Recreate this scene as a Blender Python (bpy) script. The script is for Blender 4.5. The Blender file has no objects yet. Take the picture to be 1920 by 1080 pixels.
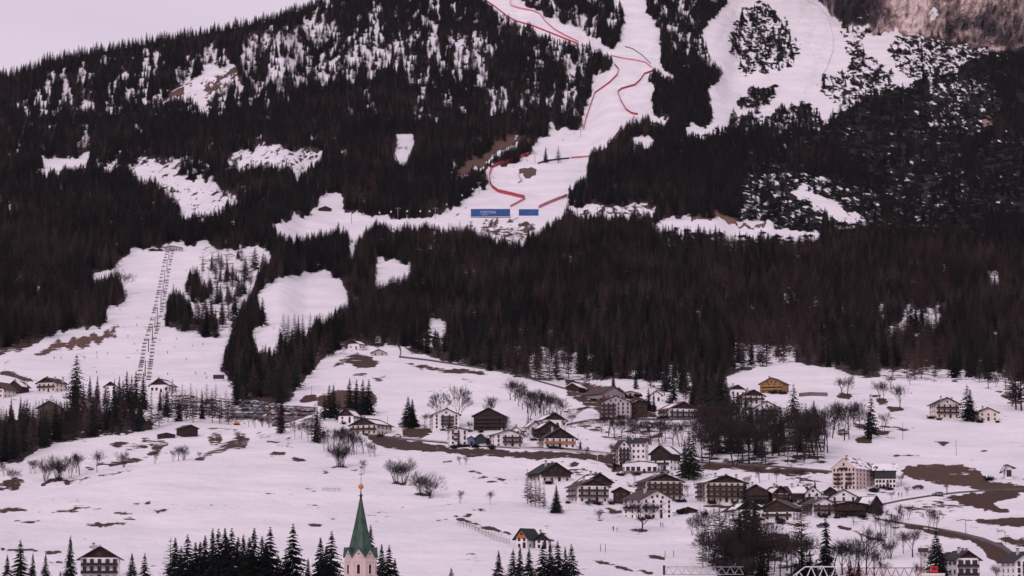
import bpy, bmesh, math, random
import numpy as np
from mathutils import Vector, Matrix
R = math.radians
PI = math.pi
SC = bpy.context.scene
COL = SC.collection

# ------------------------------------------------------------------ camera
F = 4800.0; PITCH = math.atan(560 / 4800.0); CAMZ = 32.0
cam_d = bpy.data.cameras.new('camera'); cam = bpy.data.objects.new('camera', cam_d); COL.objects.link(cam)
cam_d.sensor_width = 36; cam_d.lens = 36 * F / 1920; cam_d.clip_start = 5; cam_d.clip_end = 30000
cam.location = (0, 0, CAMZ); cam.rotation_euler = (PI / 2 + PITCH, 0, 0)
SC.camera = cam
# ------------------------------------------------------------------ light
SUN_EL, SUN_AZ = R(30), R(205)          # azimuth measured clockwise from +Y
w = bpy.data.worlds.new('World'); SC.world = w; w.use_nodes = True
nt = w.node_tree; nt.nodes.clear()
def N(t, nt_, **k):
    n = nt_.nodes.new(t)
    for a, b in k.items(): setattr(n, a, b)
    return n
sky = N('ShaderNodeTexSky', nt, sky_type='NISHITA', sun_disc=False, sun_elevation=SUN_EL, sun_rotation=SUN_AZ, dust_density=2.0)
bg1 = N('ShaderNodeBackground', nt); bg1.inputs[1].default_value = 0.10
nt.links.new(sky.outputs[0], bg1.inputs[0])
tc = N('ShaderNodeTexCoord', nt)
mp = N('ShaderNodeMapping', nt); mp.inputs['Scale'].default_value = (3, 3, 14)
nz = N('ShaderNodeTexNoise', nt); nz.inputs['Scale'].default_value = 1.6; nz.inputs['Detail'].default_value = 4
nt.links.new(tc.outputs['Generated'], mp.inputs[0]); nt.links.new(mp.outputs[0], nz.inputs['Vector'])
rp = N('ShaderNodeValToRGB', nt); rp.color_ramp.elements[0].position = .3; rp.color_ramp.elements[1].position = .72
rp.color_ramp.elements[0].color = (0.735, 0.610, 0.745, 1); rp.color_ramp.elements[1].color = (0.80, 0.675, 0.79, 1)
nt.links.new(nz.outputs[0], rp.inputs[0])
bg2 = N('ShaderNodeBackground', nt); bg2.inputs[1].default_value = 1.0
nt.links.new(rp.outputs[0], bg2.inputs[0])
mx = N('ShaderNodeMixShader', nt); mx.inputs[0].default_value = 0.93
nt.links.new(bg1.outputs[0], mx.inputs[1]); nt.links.new(bg2.outputs[0], mx.inputs[2])
wo = N('ShaderNodeOutputWorld', nt); nt.links.new(mx.outputs[0], wo.inputs[0])
sd = bpy.data.lights.new('sun', 'SUN'); sd.energy = 1.15; sd.angle = R(10); sd.color = (1, .86, .91)
sun = bpy.data.objects.new('sun', sd); COL.objects.link(sun)
_d = Vector((math.sin(SUN_AZ) * math.cos(SUN_EL), math.cos(SUN_AZ) * math.cos(SUN_EL), math.sin(SUN_EL)))
sun.rotation_euler = _d.to_track_quat('Z', 'Y').to_euler(); sun.location = _d * 900
SC.view_settings.view_transform = 'Standard'; SC.view_settings.look = 'None'
SC.view_settings.exposure = 0.0; SC.view_settings.gamma = 1
SC.render.engine = 'CYCLES'
SC.cycles.max_bounces = 4; SC.cycles.diffuse_bounces = 3; SC.cycles.transparent_max_bounces = 6
SC.cycles.volume_bounces = 0; SC.cycles.use_denoising = True

# ------------------------------------------------------------------ noise helpers
def _lat(seed): return np.random.RandomState(seed).rand(256, 256)
_L = {}
def vnoise(x, y, seed=0):
    if seed not in _L: _L[seed] = _lat(seed)
    T = _L[seed]
    xi = np.floor(x).astype(int); yi = np.floor(y).astype(int)
    fx = x - xi; fy = y - yi
    fx = fx * fx * (3 - 2 * fx); fy = fy * fy * (3 - 2 * fy)
    a = T[xi & 255, yi & 255]; b = T[(xi + 1) & 255, yi & 255]; c = T[xi & 255, (yi + 1) & 255]; d = T[(xi + 1) & 255, (yi + 1) & 255]
    return (a * (1 - fx) + b * fx) * (1 - fy) + (c * (1 - fx) + d * fx) * fy
def fbm(x, y, seed=0, o=4):
    s = 0; a = .5; t = 0
    for i in range(o):
        s = s + a * vnoise(x * 2 ** i + 17.3 * i, y * 2 ** i + 5.1 * i, seed + i); t += a; a *= .5
    return s / t
def sstep(t): t = np.clip(t, 0, 1); return t * t * (3 - 2 * t)

# ------------------------------------------------------------------ the lie of the land: distance along each line of sight
_Y = np.array([-420, -100, 0, 100, 200, 300, 400, 450, 500, 550, 600, 650, 700, 750, 800, 850, 900, 950, 1000, 1060, 1120, 1200, 1330, 1600, 1700.])
_D = np.array([5250, 4620, 4350, 4060, 3720, 3320, 2900, 2690, 2500, 2300, 2080, 1850, 1640, 1460, 1330, 1220, 1120, 1040, 960, 860, 780, 700, 620, 310, 262.])
_yf = np.arange(-420., 1701., 2.); _df = np.interp(_yf, _Y, _D)
for _i in range(3): _df[12:-12] = np.convolve(_df, np.ones(25) / 25, 'valid')
STEPS = [  # crests: (line, rise in metres, softness in px, x fade)
    ([(-500, 1010), (0, 962), (110, 930), (220, 900), (330, 868), (450, 838), (520, 818)], 55, 14, (-600, 520, 60)),
    ([(540, 715), (600, 672), (650, 640), (700, 628), (760, 640), (830, 665), (1000, 708), (1080, 740), (1150, 745)], 110, 16, (520, 1150, 60)),
    ([(1340, 720), (1400, 690), (1490, 672), (1600, 700), (1750, 712), (2420, 720)], 90, 14, (1330, 2500, 60)),
]
def RIDGE(x):
    return np.interp(x, [-500, -200, 0, 30, 100, 200, 300, 400, 500, 545, 600, 700, 900, 1200, 1600, 2420],
                     [260, 195, 146, 142, 114, 96, 78, 62, 40, 26, 5, -35, -90, -190, -290, -330])
def CLIFF(x):  # foot of the rock wall
    return np.interp(x, [1400, 1535, 1545, 1573, 1600, 1640, 1680, 1740, 1790, 1860, 1920, 2420],
                     [-60, -12, 16, 40, 52, 60, 52, 62, 74, 86, 84, 60])
def Dist(x, y):
    x = np.asarray(x, float); y = np.asarray(y, float)
    cl = CLIFF(x); rel = sstep((x - 1480) / 60)
    over = np.maximum(cl - y, 0) * rel          # px above the foot of the wall
    ye = y + over * .93
    D = np.interp(ye, _yf, _df)
    for line, A, wd, (x0, x1, s) in STEPS:
        lx, ly = zip(*line)
        yc = np.interp(x, lx, ly)
        fade = sstep((x - x0) / s) * sstep((x1 - x) / s)
        D = D + A * fade * sstep((yc - y) / wd)
    up = sstep((700 - y) / 300)
    D = D + up * 70 * (fbm(x / 190, y / 190, 3, 3) - .5) + up * sstep((420 - y) / 100) * 34 * (fbm(x / 42 + y / 120, y / 150, 9, 3) - .5)
    D = D * (1 + (1 - up) * .022 * (fbm(x / 150, y / 110, 21, 3) - .5))
    kk = np.clip(over / 12, 0, 1)
    D = D + kk * (62 * (fbm(x / 38, y / 60, 31, 5) - .5) + 60 * (fbm(x / 120 + y / 150, y / 160, 37, 2) - .5)) 
    D = D + kk * 24 * (fbm((x + y * .25) / 7, y / 16, 43, 3) - .5)
    D = D + kk * 26 * np.abs((fbm((x + y * .25) / 15, y / 60, 41, 3) - .5)) 
    return D
_cp, _sp = math.cos(PITCH), math.sin(PITCH)
def ray(x, y):
    u = (np.asarray(x, float) - 960); v = (540 - np.asarray(y, float))
    return u, F * _cp - v * _sp, F * _sp + v * _cp
def unproj(x, y, D):
    dx, dy, dz = ray(x, y); k = D / dy
    return np.stack([dx * k, dy * k, CAMZ + dz * k], -1)
def at(x, y, D=None):
    p = unproj(x, y, Dist(x, y) if D is None else D)
    return Vector(p.tolist())
def ppm(x, y): return F / float(Dist(x, y))      # photo pixels per metre there

# ------------------------------------------------------------------ painting what grows and lies where
RX0, RX1, RY0, RY1, RS = -500, 2420, -420, 1700, 2.0
gx = np.arange(RX0, RX1, RS); gy = np.arange(RY0, RY1, RS)
GX, GY = np.meshgrid(gx, gy)
_up = sstep((690 - GY) / 60)
WX = GX + 7 * (fbm(GX / 14, GY / 14, 51, 3) - .5) + _up * 12 * (fbm(GX / 12, GY / 16, 55, 3) - .5); WY = GY + 7 * (fbm(GX / 14, GY / 14, 61, 3) - .5) + _up * 26 * (fbm(GX / 11, GY / 30, 65, 3) - .5)
def inpoly(pts, X=None, Y=None):
    X = WX if X is None else X; Y = WY if Y is None else Y
    pts = np.array(pts, float); m = np.zeros(X.shape, bool)
    x0, y0 = pts.min(0) - 6; x1, y1 = pts.max(0) + 6
    if X.ndim == 2 and X.shape == GX.shape:
        i0 = max(0, int((y0 - RY0) / RS)); i1 = int((y1 - RY0) / RS) + 2; j0 = max(0, int((x0 - RX0) / RS)); j1 = int((x1 - RX0) / RS) + 2
        sl = (slice(i0, i1), slice(j0, j1))
    else: sl = Ellipsis
    xs, ys = X[sl], Y[sl]; r = np.zeros(xs.shape, bool)
    n = len(pts)
    for i in range(n):
        xa, ya = pts[i]; xb, yb = pts[(i + 1) % n]
        if ya == yb: continue
        c = (ya > ys) != (yb > ys)
        r ^= c & (xs < (xb - xa) * (ys - ya) / (yb - ya) + xa)
    m[sl] = r
    return m
B = np.zeros(GX.shape)                  # how much of the ground is bare of snow
GC = np.zeros(GX.shape + (3,)); GC[:] = (.050, .028, .020)   # colour of the bare ground
T = np.zeros(GX.shape)                  # tree density
LA = np.full(GX.shape, .3)              # share of larches
SCRUB = np.zeros(GX.shape)              # dwarf pine density
CLEAR = np.zeros(GX.shape, bool)        # treetops may not reach in here
EARTH = (.060, .030, .021); TURF = (.052, .034, .020); FLOOR = (.030, .021, .019); SCR = (.0055, .006, .0055); ROCK = (.16, .105, .085)
FL = [(-500, 690), (0, 705), (430, 705), (560, 722), (600, 680), (640, 650), (740, 645), (830, 676), (1000, 713), (1040, 716), (1080, 712), (1200, 712), (1232, 735), (1350, 742), (1362, 705), (1400, 695), (1450, 683), (1490, 680), (1560, 690), (1600, 705), (1750, 715), (1890, 715), (2420, 740)]
fx_, fy_ = zip(*FL)
forest = WY < np.interp(WX, fx_, fy_)
T[forest] = 1; B[forest] = .93; GC[forest] = FLOOR
# share of brown larch
LA[forest] = .32
LA[forest & (GY > 430)] = .55
LA[forest & (GX > 1000) & (GY > 470)] = .78
LA[forest & (GX < 220) & (GY > 380)] = .72
LA[forest & (GX > 1250) & (GY < 430)] = .12
LA += 1.9 * (fbm(GX / 75, GY / 40, 71, 3) - .5) * forest
_gap = forest & (GY > 215) & (fbm(GX / 17, GY / 13, 73, 3) > .735); T[_gap] = .25; B[_gap] = .42
# upper left mountain: thin forest with snow between the stems
streak = .6 * fbm(GX / 15 + GY / 150, GY / 46, 81, 3) + .4 * fbm(GX / 6, GY / 16, 82, 2)
def thin(pts, thr, dens=.1, bare=.12, col=FLOOR, fld=None):
    m = inpoly(pts); f = streak if fld is None else fld
    s = m & (f > thr)
    T[s] = dens + .16; B[s] = bare + .12; GC[s] = col
thin([(40, 190), (80, 135), (200, 108), (330, 85), (470, 66), (560, 40), (640, 20), (640, 150), (560, 190), (470, 215), (300, 215), (150, 215), (20, 228), (0, 215)], .50, .15)
thin([(330, 120), (470, 66), (560, 60), (640, 60), (620, 150), (500, 160), (440, 190), (340, 200)], .41, .12)
thin([(560, 40), (660, -40), (900, -80), (920, 20), (960, 50), (1120, 100), (1130, 140), (1090, 170), (1090, 220), (900, 180), (700, 150), (560, 170)], .52, .12)
thin([(640, 60), (900, 60), (900, 140), (640, 130)], .46, .12)
thin([(20, 235), (170, 230), (175, 280), (20, 285)], .60, .15)
thin([(640, 160), (1040, 170), (1010, 215), (640, 210)], .58, .2)
thin([(1200, -90), (1360, -90), (1345, 25), (1320, 55), (1335, 130), (1280, 120), (1240, 50), (1210, 15)], .47, .15, fld=fbm(GX / 14, GY / 14, 83, 3))
thin([(975, -90), (1160, -90), (1162, 40), (1140, 80), (1060, 45), (1005, 15), (975, 10)], .50, .15, fld=fbm(GX / 12, GY / 22, 85, 3))
# right slope: dwarf pine with snow showing
m = inpoly([(1540, 60), (1640, 62), (1700, 60), (1860, 95), (2420, 70), (2420, 440), (1560, 445), (1380, 420), (1390, 340), (1440, 300), (1560, 230), (1570, 205), (1540, 180), (1543, 138), (1597, 112), (1580, 92)])
T[m] = .12 + .6 * (fbm(GX / 90, GY / 60, 91, 2)[m] > .52); SCRUB[m] = 1; B[m] = .82; GC[m] = SCR
def speck(pts, bare, tree=None, scrub=1.0, col=SCR):
    m = inpoly(pts); B[m] = bare; GC[m] = col; SCRUB[m] = scrub
    if tree is not None: T[m] = tree
speck([(1540, 60), (1640, 62), (1700, 60), (1860, 95), (1800, 130), (1713, 158), (1640, 180), (1570, 213), (1540, 180), (1543, 138), (1597, 112), (1580, 92)], .50, .03, .55)
speck([(1740, 140), (1860, 150), (1880, 210), (1820, 260), (1740, 250)], .66, .12, .7)
speck([(1390, 330), (1500, 320), (1610, 350), (1680, 420), (1560, 430), (1380, 415)], .60, .18, .8)
speck([(1640, 300), (1800, 280), (1830, 400), (1700, 420), (1620, 380)], .74, .2, .9)
speck([(1225, 425), (1420, 425), (1540, 440), (1530, 462), (1440, 470), (1240, 475)], .62, .35, .8)
speck([(1360, 200), (1300, 255), (1540, 250), (1560, 210)], .5, .5, .2)
def snow(pts, bare=0.0, clear=True, tree=0, warp=True):
    m = inpoly(pts) if warp else inpoly(pts, GX, GY)
    B[m] = bare; T[m] = tree; SCRUB[m] = 0
    if clear: CLEAR[m] = True
    return m
snow([(890, -60), (905, -5), (927, 13), (950, 32), (990, 50), (1047, 72), (1107, 89), (1142, 102), (1152, 95), (1133, 78), (1107, 67), (1060, 47), (1033, 30), (1000, 17), (977, 10), (965, -60)])
snow([(1150, -90), (1167, 40), (1160, 83), (1146, 97), (1155, 112), (1200, 115), (1222, 125), (1245, 140), (1264, 147), (1240, 118), (1237, 53), (1213, 20), (1205, -90)])
snow([(1147, 97), (1147, 123), (1136, 133), (1110, 143), (1106, 173), (1096, 200), (1092, 235), (1083, 247), (1030, 236), (1026, 253), (1000, 273), (988, 290), (960, 303), (921, 313), (912, 323), (915, 353), (893, 362), (867, 373), (850, 390), (820, 402), (800, 408), (810, 418), (870, 424), (905, 432), (930, 450), (985, 448), (1020, 425), (1050, 402), (1064, 380), (1064, 360), (1078, 340), (1098, 327), (1108, 293), (1124, 273), (1160, 249), (1174, 233), (1190, 224), (1215, 220), (1243, 230), (1247, 222), (1225, 213), (1224, 165), (1207, 150), (1224, 132), (1200, 115)])
snow([(1363, -90), (1363, 0), (1343, 27), (1315, 57), (1325, 83), (1333, 117), (1357, 140), (1345, 157), (1327, 170), (1337, 200), (1335, 222), (1318, 233), (1288, 233), (1286, 250), (1310, 252), (1330, 244), (1363, 243), (1367, 206), (1387, 213), (1413, 217), (1440, 214), (1470, 196), (1520, 195), (1535, 222), (1547, 225), (1572, 213), (1563, 197), (1541, 180), (1541, 140), (1587, 132), (1597, 110), (1582, 97), (1590, 77), (1604, 70), (1577, 60), (1573, 37), (1543, 16), (1533, 0), (1530, -90)])
snow([(1604, 76), (1640, 68), (1680, 50), (1690, 56), (1673, 74), (1663, 93), (1675, 117), (1694, 140), (1714, 158), (1694, 160), (1670, 135), (1647, 113), (1627, 100), (1622, 84)])
for p in ([(1400, 8), (1440, 8), (1467, 30), (1492, 70), (1499, 92), (1491, 122), (1460, 130), (1405, 144), (1383, 130), (1368, 100), (1362, 65), (1375, 33)],):
    m = inpoly(p); B[m] = .47; GC[m] = SCR; SCRUB[m] = .6; T[m] = .07; CLEAR[m] = False
for p in ([(1380, 187), (1410, 166), (1455, 163), (1446, 192), (1412, 212), (1385, 202)], [(1472, 203), (1500, 190), (1530, 200), (1535, 215), (1480, 218)]):
    m = inpoly(p); B[m] = .6; GC[m] = SCR; SCRUB[m] = .6; T[m] = .35; CLEAR[m] = False
# clearings
snow([(74, 289), (120, 300), (168, 286), (170, 305), (120, 313), (84, 321)], .12)
snow([(180, 306), (215, 300), (222, 308), (195, 312)], .3)
snow([(228, 300), (300, 298), (385, 295), (396, 320), (380, 329), (330, 325), (268, 331), (240, 322)], .46, False, .30)
snow([(240, 312), (290, 308), (330, 315), (330, 322), (270, 328)], .2)
snow([(255, 331), (330, 329), (400, 337), (419, 352), (330, 351)], .1)
snow([(298, 356), (345, 351), (400, 354), (447, 370), (443, 390), (410, 405), (370, 422), (343, 405), (318, 385)], .42, False, .16)
snow([(318, 360), (400, 358), (430, 375), (400, 395), (350, 400), (330, 380)], .28, True, .03)
snow([(422, 296), (470, 280), (525, 266), (540, 285), (604, 276), (606, 290), (575, 312), (556, 335), (540, 312), (500, 306), (460, 311), (428, 308)], .34, True, .10)
snow([(740, 250), (777, 251), (775, 270), (766, 290), (764, 303), (748, 303), (738, 295), (742, 270)], .18, True, 0, False)
snow([(300, 185), (350, 155), (385, 130), (400, 118), (410, 130), (440, 128), (450, 150), (420, 165), (385, 180), (390, 200), (375, 210), (360, 180)], .25, True, .05)
snow([(516, 420), (560, 402), (598, 392), (600, 362), (622, 359), (642, 375), (645, 393), (690, 402), (760, 408), (800, 408), (810, 418), (740, 420), (700, 420), (662, 445), (640, 430), (600, 436), (545, 447), (518, 438)], .03)
snow([(652, 452), (664, 448), (660, 480), (653, 470)])
snow([(233, 477), (253, 462), (277, 470), (340, 458), (387, 458), (400, 467), (503, 463), (505, 480), (490, 500), (460, 560), (440, 600), (425, 640), (415, 690), (430, 705), (430, 760), (300, 765), (200, 740), (100, 755), (0, 770), (-500, 780), (-500, 670), (-60, 665), (0, 655), (50, 650), (85, 635), (120, 620), (185, 612), (195, 600), (202, 570), (240, 540), (215, 510), (170, 520), (170, 514), (215, 498)])
snow([(487, 538), (500, 528), (540, 514), (610, 512), (635, 520), (645, 540), (657, 560), (640, 575), (612, 592), (590, 602), (560, 640), (540, 652), (500, 657), (476, 650), (472, 622), (503, 592), (480, 553)])
snow([(703, 486), (735, 487), (770, 496), (764, 515), (735, 522), (704, 530)])
snow([(806, 600), (838, 597), (838, 626), (806, 626)])
snow([(1480, 352), (1510, 350), (1560, 375), (1600, 398), (1625, 412), (1600, 420), (1560, 400), (1500, 375)], .2)
snow([(1225, 424), (1290, 405), (1340, 408), (1400, 412), (1440, 420), (1500, 430), (1552, 440), (1500, 444), (1400, 438), (1330, 430), (1280, 433)], .12)
snow([(1060, 395), (1080, 385), (1160, 385), (1230, 382), (1225, 398), (1180, 402), (1100, 400)], .25)
snow([(1220, 420), (1240, 414), (1290, 412), (1280, 425)], .1)
snow([(1192, 262), (1215, 255), (1230, 270), (1200, 275)], .1)
for p in ([(1465, 548), (1495, 543), (1490, 575), (1470, 570)], [(1700, 575), (1760, 570), (1768, 590), (1765, 625), (1660, 628), (1655, 612), (1690, 600)], [(1852, 510), (1872, 512), (1870, 545), (1858, 530)], [(1390, 640), (1410, 640), (1405, 665), (1385, 665)]):
    m = inpoly(p); B[m] = .35; T[m] = .28
for p in ([(955, 645), (1110, 665), (1110, 712), (1000, 708)], [(1375, 640), (1500, 650), (1490, 680), (1380, 692)], [(1650, 690), (1900, 698), (1900, 720), (1650, 710)], [(1120, 690), (1300, 700), (1300, 735), (1230, 735), (1200, 712)]):
    m = inpoly(p); B[m] = .38; T[m] = .55
# speckled gully between the two pistes
m = inpoly([(372, 470), (455, 468), (500, 480), (485, 505), (455, 560), (437, 610), (410, 632), (380, 625), (366, 590), (372, 545), (400, 515), (375, 500)]); B[m] = .36; GC[m] = EARTH; T[m] = .16; CLEAR[m] = False
def woods(pts, dens=1, larch=.4, bare=.85):
    m = inpoly(pts); T[m] = dens; LA[m] = larch; B[m] = bare; GC[m] = FLOOR; CLEAR[m] = False
woods([(308, 560), (322, 545), (345, 552), (368, 590), (372, 626), (350, 622), (312, 613)], 1, .45)
woods([(366, 604), (398, 596), (414, 632), (384, 630), (370, 624)], 1, .6)
woods([(345, 520), (360, 505), (378, 525), (392, 545), (350, 552)], .8, .5)
woods([(355, 548), (392, 540), (390, 560), (362, 568)], .8, .5)
woods([(505, 478), (535, 500), (530, 515), (490, 533), (480, 552), (500, 592), (478, 612), (470, 640), (475, 660), (470, 715), (440, 720), (413, 694), (428, 650), (445, 605), (458, 560), (490, 520)], 1, .62)
woods([(520, 628), (600, 625), (640, 578), (665, 590), (650, 635), (610, 665), (580, 700), (560, 722), (545, 752), (520, 760), (440, 748), (440, 715), (470, 690), (520, 660)], 1, .5)
woods([(182, 545), (238, 535), (236, 560), (212, 578), (186, 570)], 1, .55)
woods([(-500, 800), (0, 792), (60, 785), (100, 775), (160, 768), (230, 770), (280, 785), (290, 800), (285, 808), (240, 812), (150, 822), (100, 834), (60, 850), (40, 866), (0, 872), (-500, 930)], 1, .55)
woods([(1365, 720), (1375, 760), (1340, 790), (1290, 775), (1300, 742)], .7, .5)
woods([(1315, 800), (1400, 800), (1530, 790), (1552, 800), (1548, 842), (1556, 868), (1440, 873), (1312, 868)], .16, .9, .5)
woods([(1340, 1000), (1380, 990), (1480, 1000), (1500, 1060), (1560, 1090), (1440, 1110), (1340, 1075)], .25, .7, .5)
# bare ground on the snowfields
def bare(pts, a=1.0, col=EARTH, soft=False):
    m = inpoly(pts); B[m] = np.maximum(B[m], a); GC[m] = col
bare([(60, 666), (108, 642), (160, 629), (215, 618), (227, 632), (180, 645), (120, 655), (80, 666)], .8, (.11, .06, .04))
bare([(-100, 660), (0, 655), (50, 640), (60, 650), (20, 662), (0, 668), (-100, 680)], .75)
bare([(80, 638), (60, 625), (30, 650)], .8)
bare([(225, 608), (240, 610), (200, 618)], .9)
bare([(0, 694), (30, 700), (62, 712), (60, 716), (20, 706), (0, 702)], .9)
# hillside crest with turf showing, left
bare([(-500, 1010), (-100, 950), (0, 905), (30, 893), (50, 905), (30, 918), (0, 922), (-100, 970)], .72)
bare([(70, 906), (115, 893), (120, 900), (80, 909)], .95, TURF)
bare([(195, 872), (230, 862), (270, 857), (290, 840), (275, 828), (262, 820), (300, 822), (322, 832), (295, 850), (270, 862), (240, 872), (205, 878)], .68)
bare([(195, 832), (225, 826), (275, 826), (280, 838), (250, 845), (220, 840)], .55)
bare([(150, 878), (200, 862), (200, 872), (170, 882)], .5)
bare([(388, 820), (400, 812), (420, 815), (415, 832), (395, 832)], .66)
bare([(360, 862), (400, 842), (430, 828), (455, 812), (470, 822), (460, 840), (420, 846), (380, 862)], .68)
bare([(330, 800), (380, 795), (470, 808), (560, 826), (540, 838), (480, 825), (470, 812), (400, 806)], .42)
bare([(120, 904), (170, 893), (260, 880), (262, 882), (170, 897), (125, 908)], .8, TURF)
# knoll with the farm
bare([(620, 690), (640, 672), (670, 663), (700, 668), (715, 680), (690, 686), (655, 682)], .8)
bare([(650, 676), (700, 676), (707, 686), (668, 692)], .9)
bare([(655, 700), (690, 698), (685, 705), (662, 706)], .7)
bare([(695, 715), (720, 700), (730, 702), (712, 714)], .62)
bare([(592, 760), (600, 742), (640, 730), (700, 735), (708, 755), (690, 765), (640, 768)], .95, (.085, .045, .032))
bare([(560, 748), (592, 738), (598, 750), (570, 758)], .85)
bare([(760, 680), (830, 690), (900, 695), (925, 705), (860, 700), (790, 692), (745, 676)], .9)
bare([(625, 645), (660, 640), (700, 640), (690, 660), (640, 668)], .38)
# village banks and roads' embankments
bare([(300, 742), (330, 738), (440, 748), (440, 765), (425, 785), (380, 780), (320, 768)], .5, EARTH)
bare([(440, 742), (500, 748), (520, 752), (440, 750)], .9)
bare([(500, 800), (560, 788), (600, 772), (600, 790), (540, 806)], .5)
bare([(687, 824), (700, 816), (790, 828), (840, 838), (960, 846), (1000, 845), (1150, 852), (1185, 866), (1150, 868), (1060, 857), (1010, 862), (960, 858), (880, 856), (830, 846), (760, 846), (720, 838)], .9, (.055, .033, .028))
bare([(750, 800), (800, 800), (815, 812), (790, 822), (755, 818)], .9, TURF)
bare([(1060, 712), (1100, 716), (1180, 735), (1230, 760), (1230, 785), (1130, 785), (1110, 760), (1065, 745)], .8)
bare([(1080, 790), (1140, 780), (1145, 815), (1120, 815), (1085, 800)], .45, TURF)
bare([(1125, 800), (1220, 790), (1300, 795), (1310, 830), (1200, 830), (1130, 828)], .4)
bare([(1120, 862), (1150, 862), (1190, 882), (1150, 885)], .85)
bare([(1300, 868), (1440, 873), (1560, 882), (1555, 888), (1440, 886), (1300, 878)], .9)
bare([(1685, 888), (1700, 874), (1760, 868), (1800, 870), (1835, 884), (1850, 900), (1960, 915), (1960, 926), (1860, 922), (1780, 912), (1720, 900)], .9, (.075, .042, .030))
bare([(1790, 932), (1830, 922), (1905, 920), (1918, 930), (1860, 943), (1897, 962), (1850, 958), (1800, 945)], .97)
bare([(1780, 973), (1820, 976), (1850, 973), (1960, 968), (1960, 986), (1880, 986), (1840, 980)], .98)
bare([(1700, 935), (1790, 925), (1830, 950), (1780, 965), (1700, 958)], .47)
bare([(1640, 950), (1700, 945), (1760, 962), (1720, 975), (1660, 968)], .34)
bare([(1790, 985), (1860, 990), (1930, 1000), (1930, 1012), (1850, 1000)], .3)
bare([(1650, 985), (1700, 984), (1760, 994), (1830, 1006), (1880, 1022), (1912, 1042), (1905, 1056), (1890, 1062), (1850, 1046), (1843, 1028), (1820, 1014), (1760, 1003), (1700, 990)], .98)
bare([(1868, 1012), (1890, 1006), (1920, 1012), (1935, 1030), (1900, 1022)], .75)
bare([(1740, 848), (1770, 826), (1790, 834), (1750, 838)], .3)
bare([(1660, 850), (1730, 850), (1720, 858), (1680, 856)], .5)
bare([(1745, 826), (1765, 827), (1788, 833), (1765, 834)], .85)
bare([(1840, 725), (1880, 735), (1920, 750), (1920, 765), (1880, 745)], .6)
bare([(1690, 690), (1700, 722), (1720, 715)], .3)
bare([(1430, 985), (1460, 975), (1530, 985), (1500, 992)], .5)
bare([(1060, 940), (1170, 958), (1210, 965), (1180, 962), (1100, 952)], .3)
bare([(1130, 965), (1230, 985), (1330, 1000), (1300, 975)], .12)
for cx, cy, rx, ry, a in [(635, 876, 18, 3, .95), (748, 906, 17, 3, .95), (793, 927, 17, 6, .8), (1197, 995, 20, 3, .95), (1620, 826, 17, 7, .95), (1580, 810, 14, 6, .9), (1680, 768, 16, 5, .9), (1584, 742, 17, 6, .9), (1653, 752, 10, 6, .9), (112, 901, 16, 3, .9), (1385, 1040, 30, 3, .7),
                          (265, 945, 16, 1.6, .9), (300, 958, 12, 1.4, .6), (235, 962, 20, 2, .5), (200, 983, 36, 2.6, .62), (245, 972, 14, 2, .55), (20, 957, 30, 2, .9), (110, 958, 40, 1.6, .5), (160, 953, 30, 1.6, .5), (150, 1010, 16, 2, .5), (170, 1023, 24, 2, .4), (50, 978, 40, 1.4, .4), (590, 984, 14, 1.6, .6), (618, 974, 14, 1.4, .4), (583, 918, 12, 1.4, .5),
                          (880, 1045, 34, 8, .3), (870, 968, 16, 1.8, .5), (905, 955, 24, 2, .4), (895, 893, 18, 4, .5), (835, 865, 18, 3, .45), (745, 950, 20, 1.5, .35), (930, 905, 22, 2, .4), (1845, 845, 10, 3, .5), (1890, 832, 10, 3, .5), (1645, 745, 12, 4, .6), (1690, 805, 14, 3, .7), (520, 850, 16, 1.6, .7), (565, 861, 14, 1.5, .8), (650, 720, 30, 3, .35), (780, 735, 30, 3, .2), (880, 713, 20, 2, .25), (1080, 870, 8, 5, .9), (1560, 905, 30, 3, .4)]:
    a_ = np.linspace(0, 2 * PI, 24, endpoint=False)
    if ry < 3: ry = ry * 1.3 + .7; a = min(.95, a + .22); rx *= 1.15
    bare(np.stack([cx + rx * np.cos(a_), cy + ry * np.sin(a_)], 1), a)
# strips of bare turf along field edges
def barline(pts, w_, a, col=TURF):
    for (xa, ya), (xb, yb) in zip(pts, pts[1:]):
        w2 = w_ * .65 + .6; bare([(xa, ya - w2), (xb, yb - w2), (xb, yb + w2), (xa, ya + w2)], min(.97, a + .15), col)
barline([(855, 972), (900, 985), (940, 997), (960, 1002)], 3, .85)
barline([(1108, 1048), (1140, 1058), (1180, 1069), (1225, 1075)], 3.4, .85)
barline([(1215, 1042), (1248, 1046)], 2.4, .8)
barline([(880, 883), (920, 893), (960, 905)], 2.4, .6)
barline([(0, 1030), (60, 1032), (120, 1038)], 2.5, .8)
barline([(90, 1052), (120, 1056)], 3, .9)
barline([(580, 873), (615, 885)], 2, .7)
barline([(655, 878), (672, 886)], 2, .7)
barline([(1570, 987), (1600, 996), (1630, 1008), (1665, 1016)], 3.2, .9)
barline([(1600, 795), (1640, 808), (1665, 813)], 3, .85)
barline([(1660, 762), (1690, 769)], 3, .8)
barline([(1370, 1035), (1420, 1045)], 3, .6)
barline([(1090, 945), (1130, 952), (1170, 958), (1230, 965), (1300, 962)], 2.2, .55)
barline([(1300, 948), (1360, 950), (1430, 948)], 2.2, .5)
barline([(1205, 820), (1225, 800), (1240, 790)], 2, .5)
barline([(1080, 772), (1105, 760), (1128, 750)], 2.4, .7)
barline([(590, 700), (700, 745), (800, 790)], 1.4, .2)
barline([(1000, 860), (1080, 895), (1180, 905), (1300, 912)], 1.6, .3)
barline([(770, 922), (785, 905), (765, 908)], 3, .5)
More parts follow.
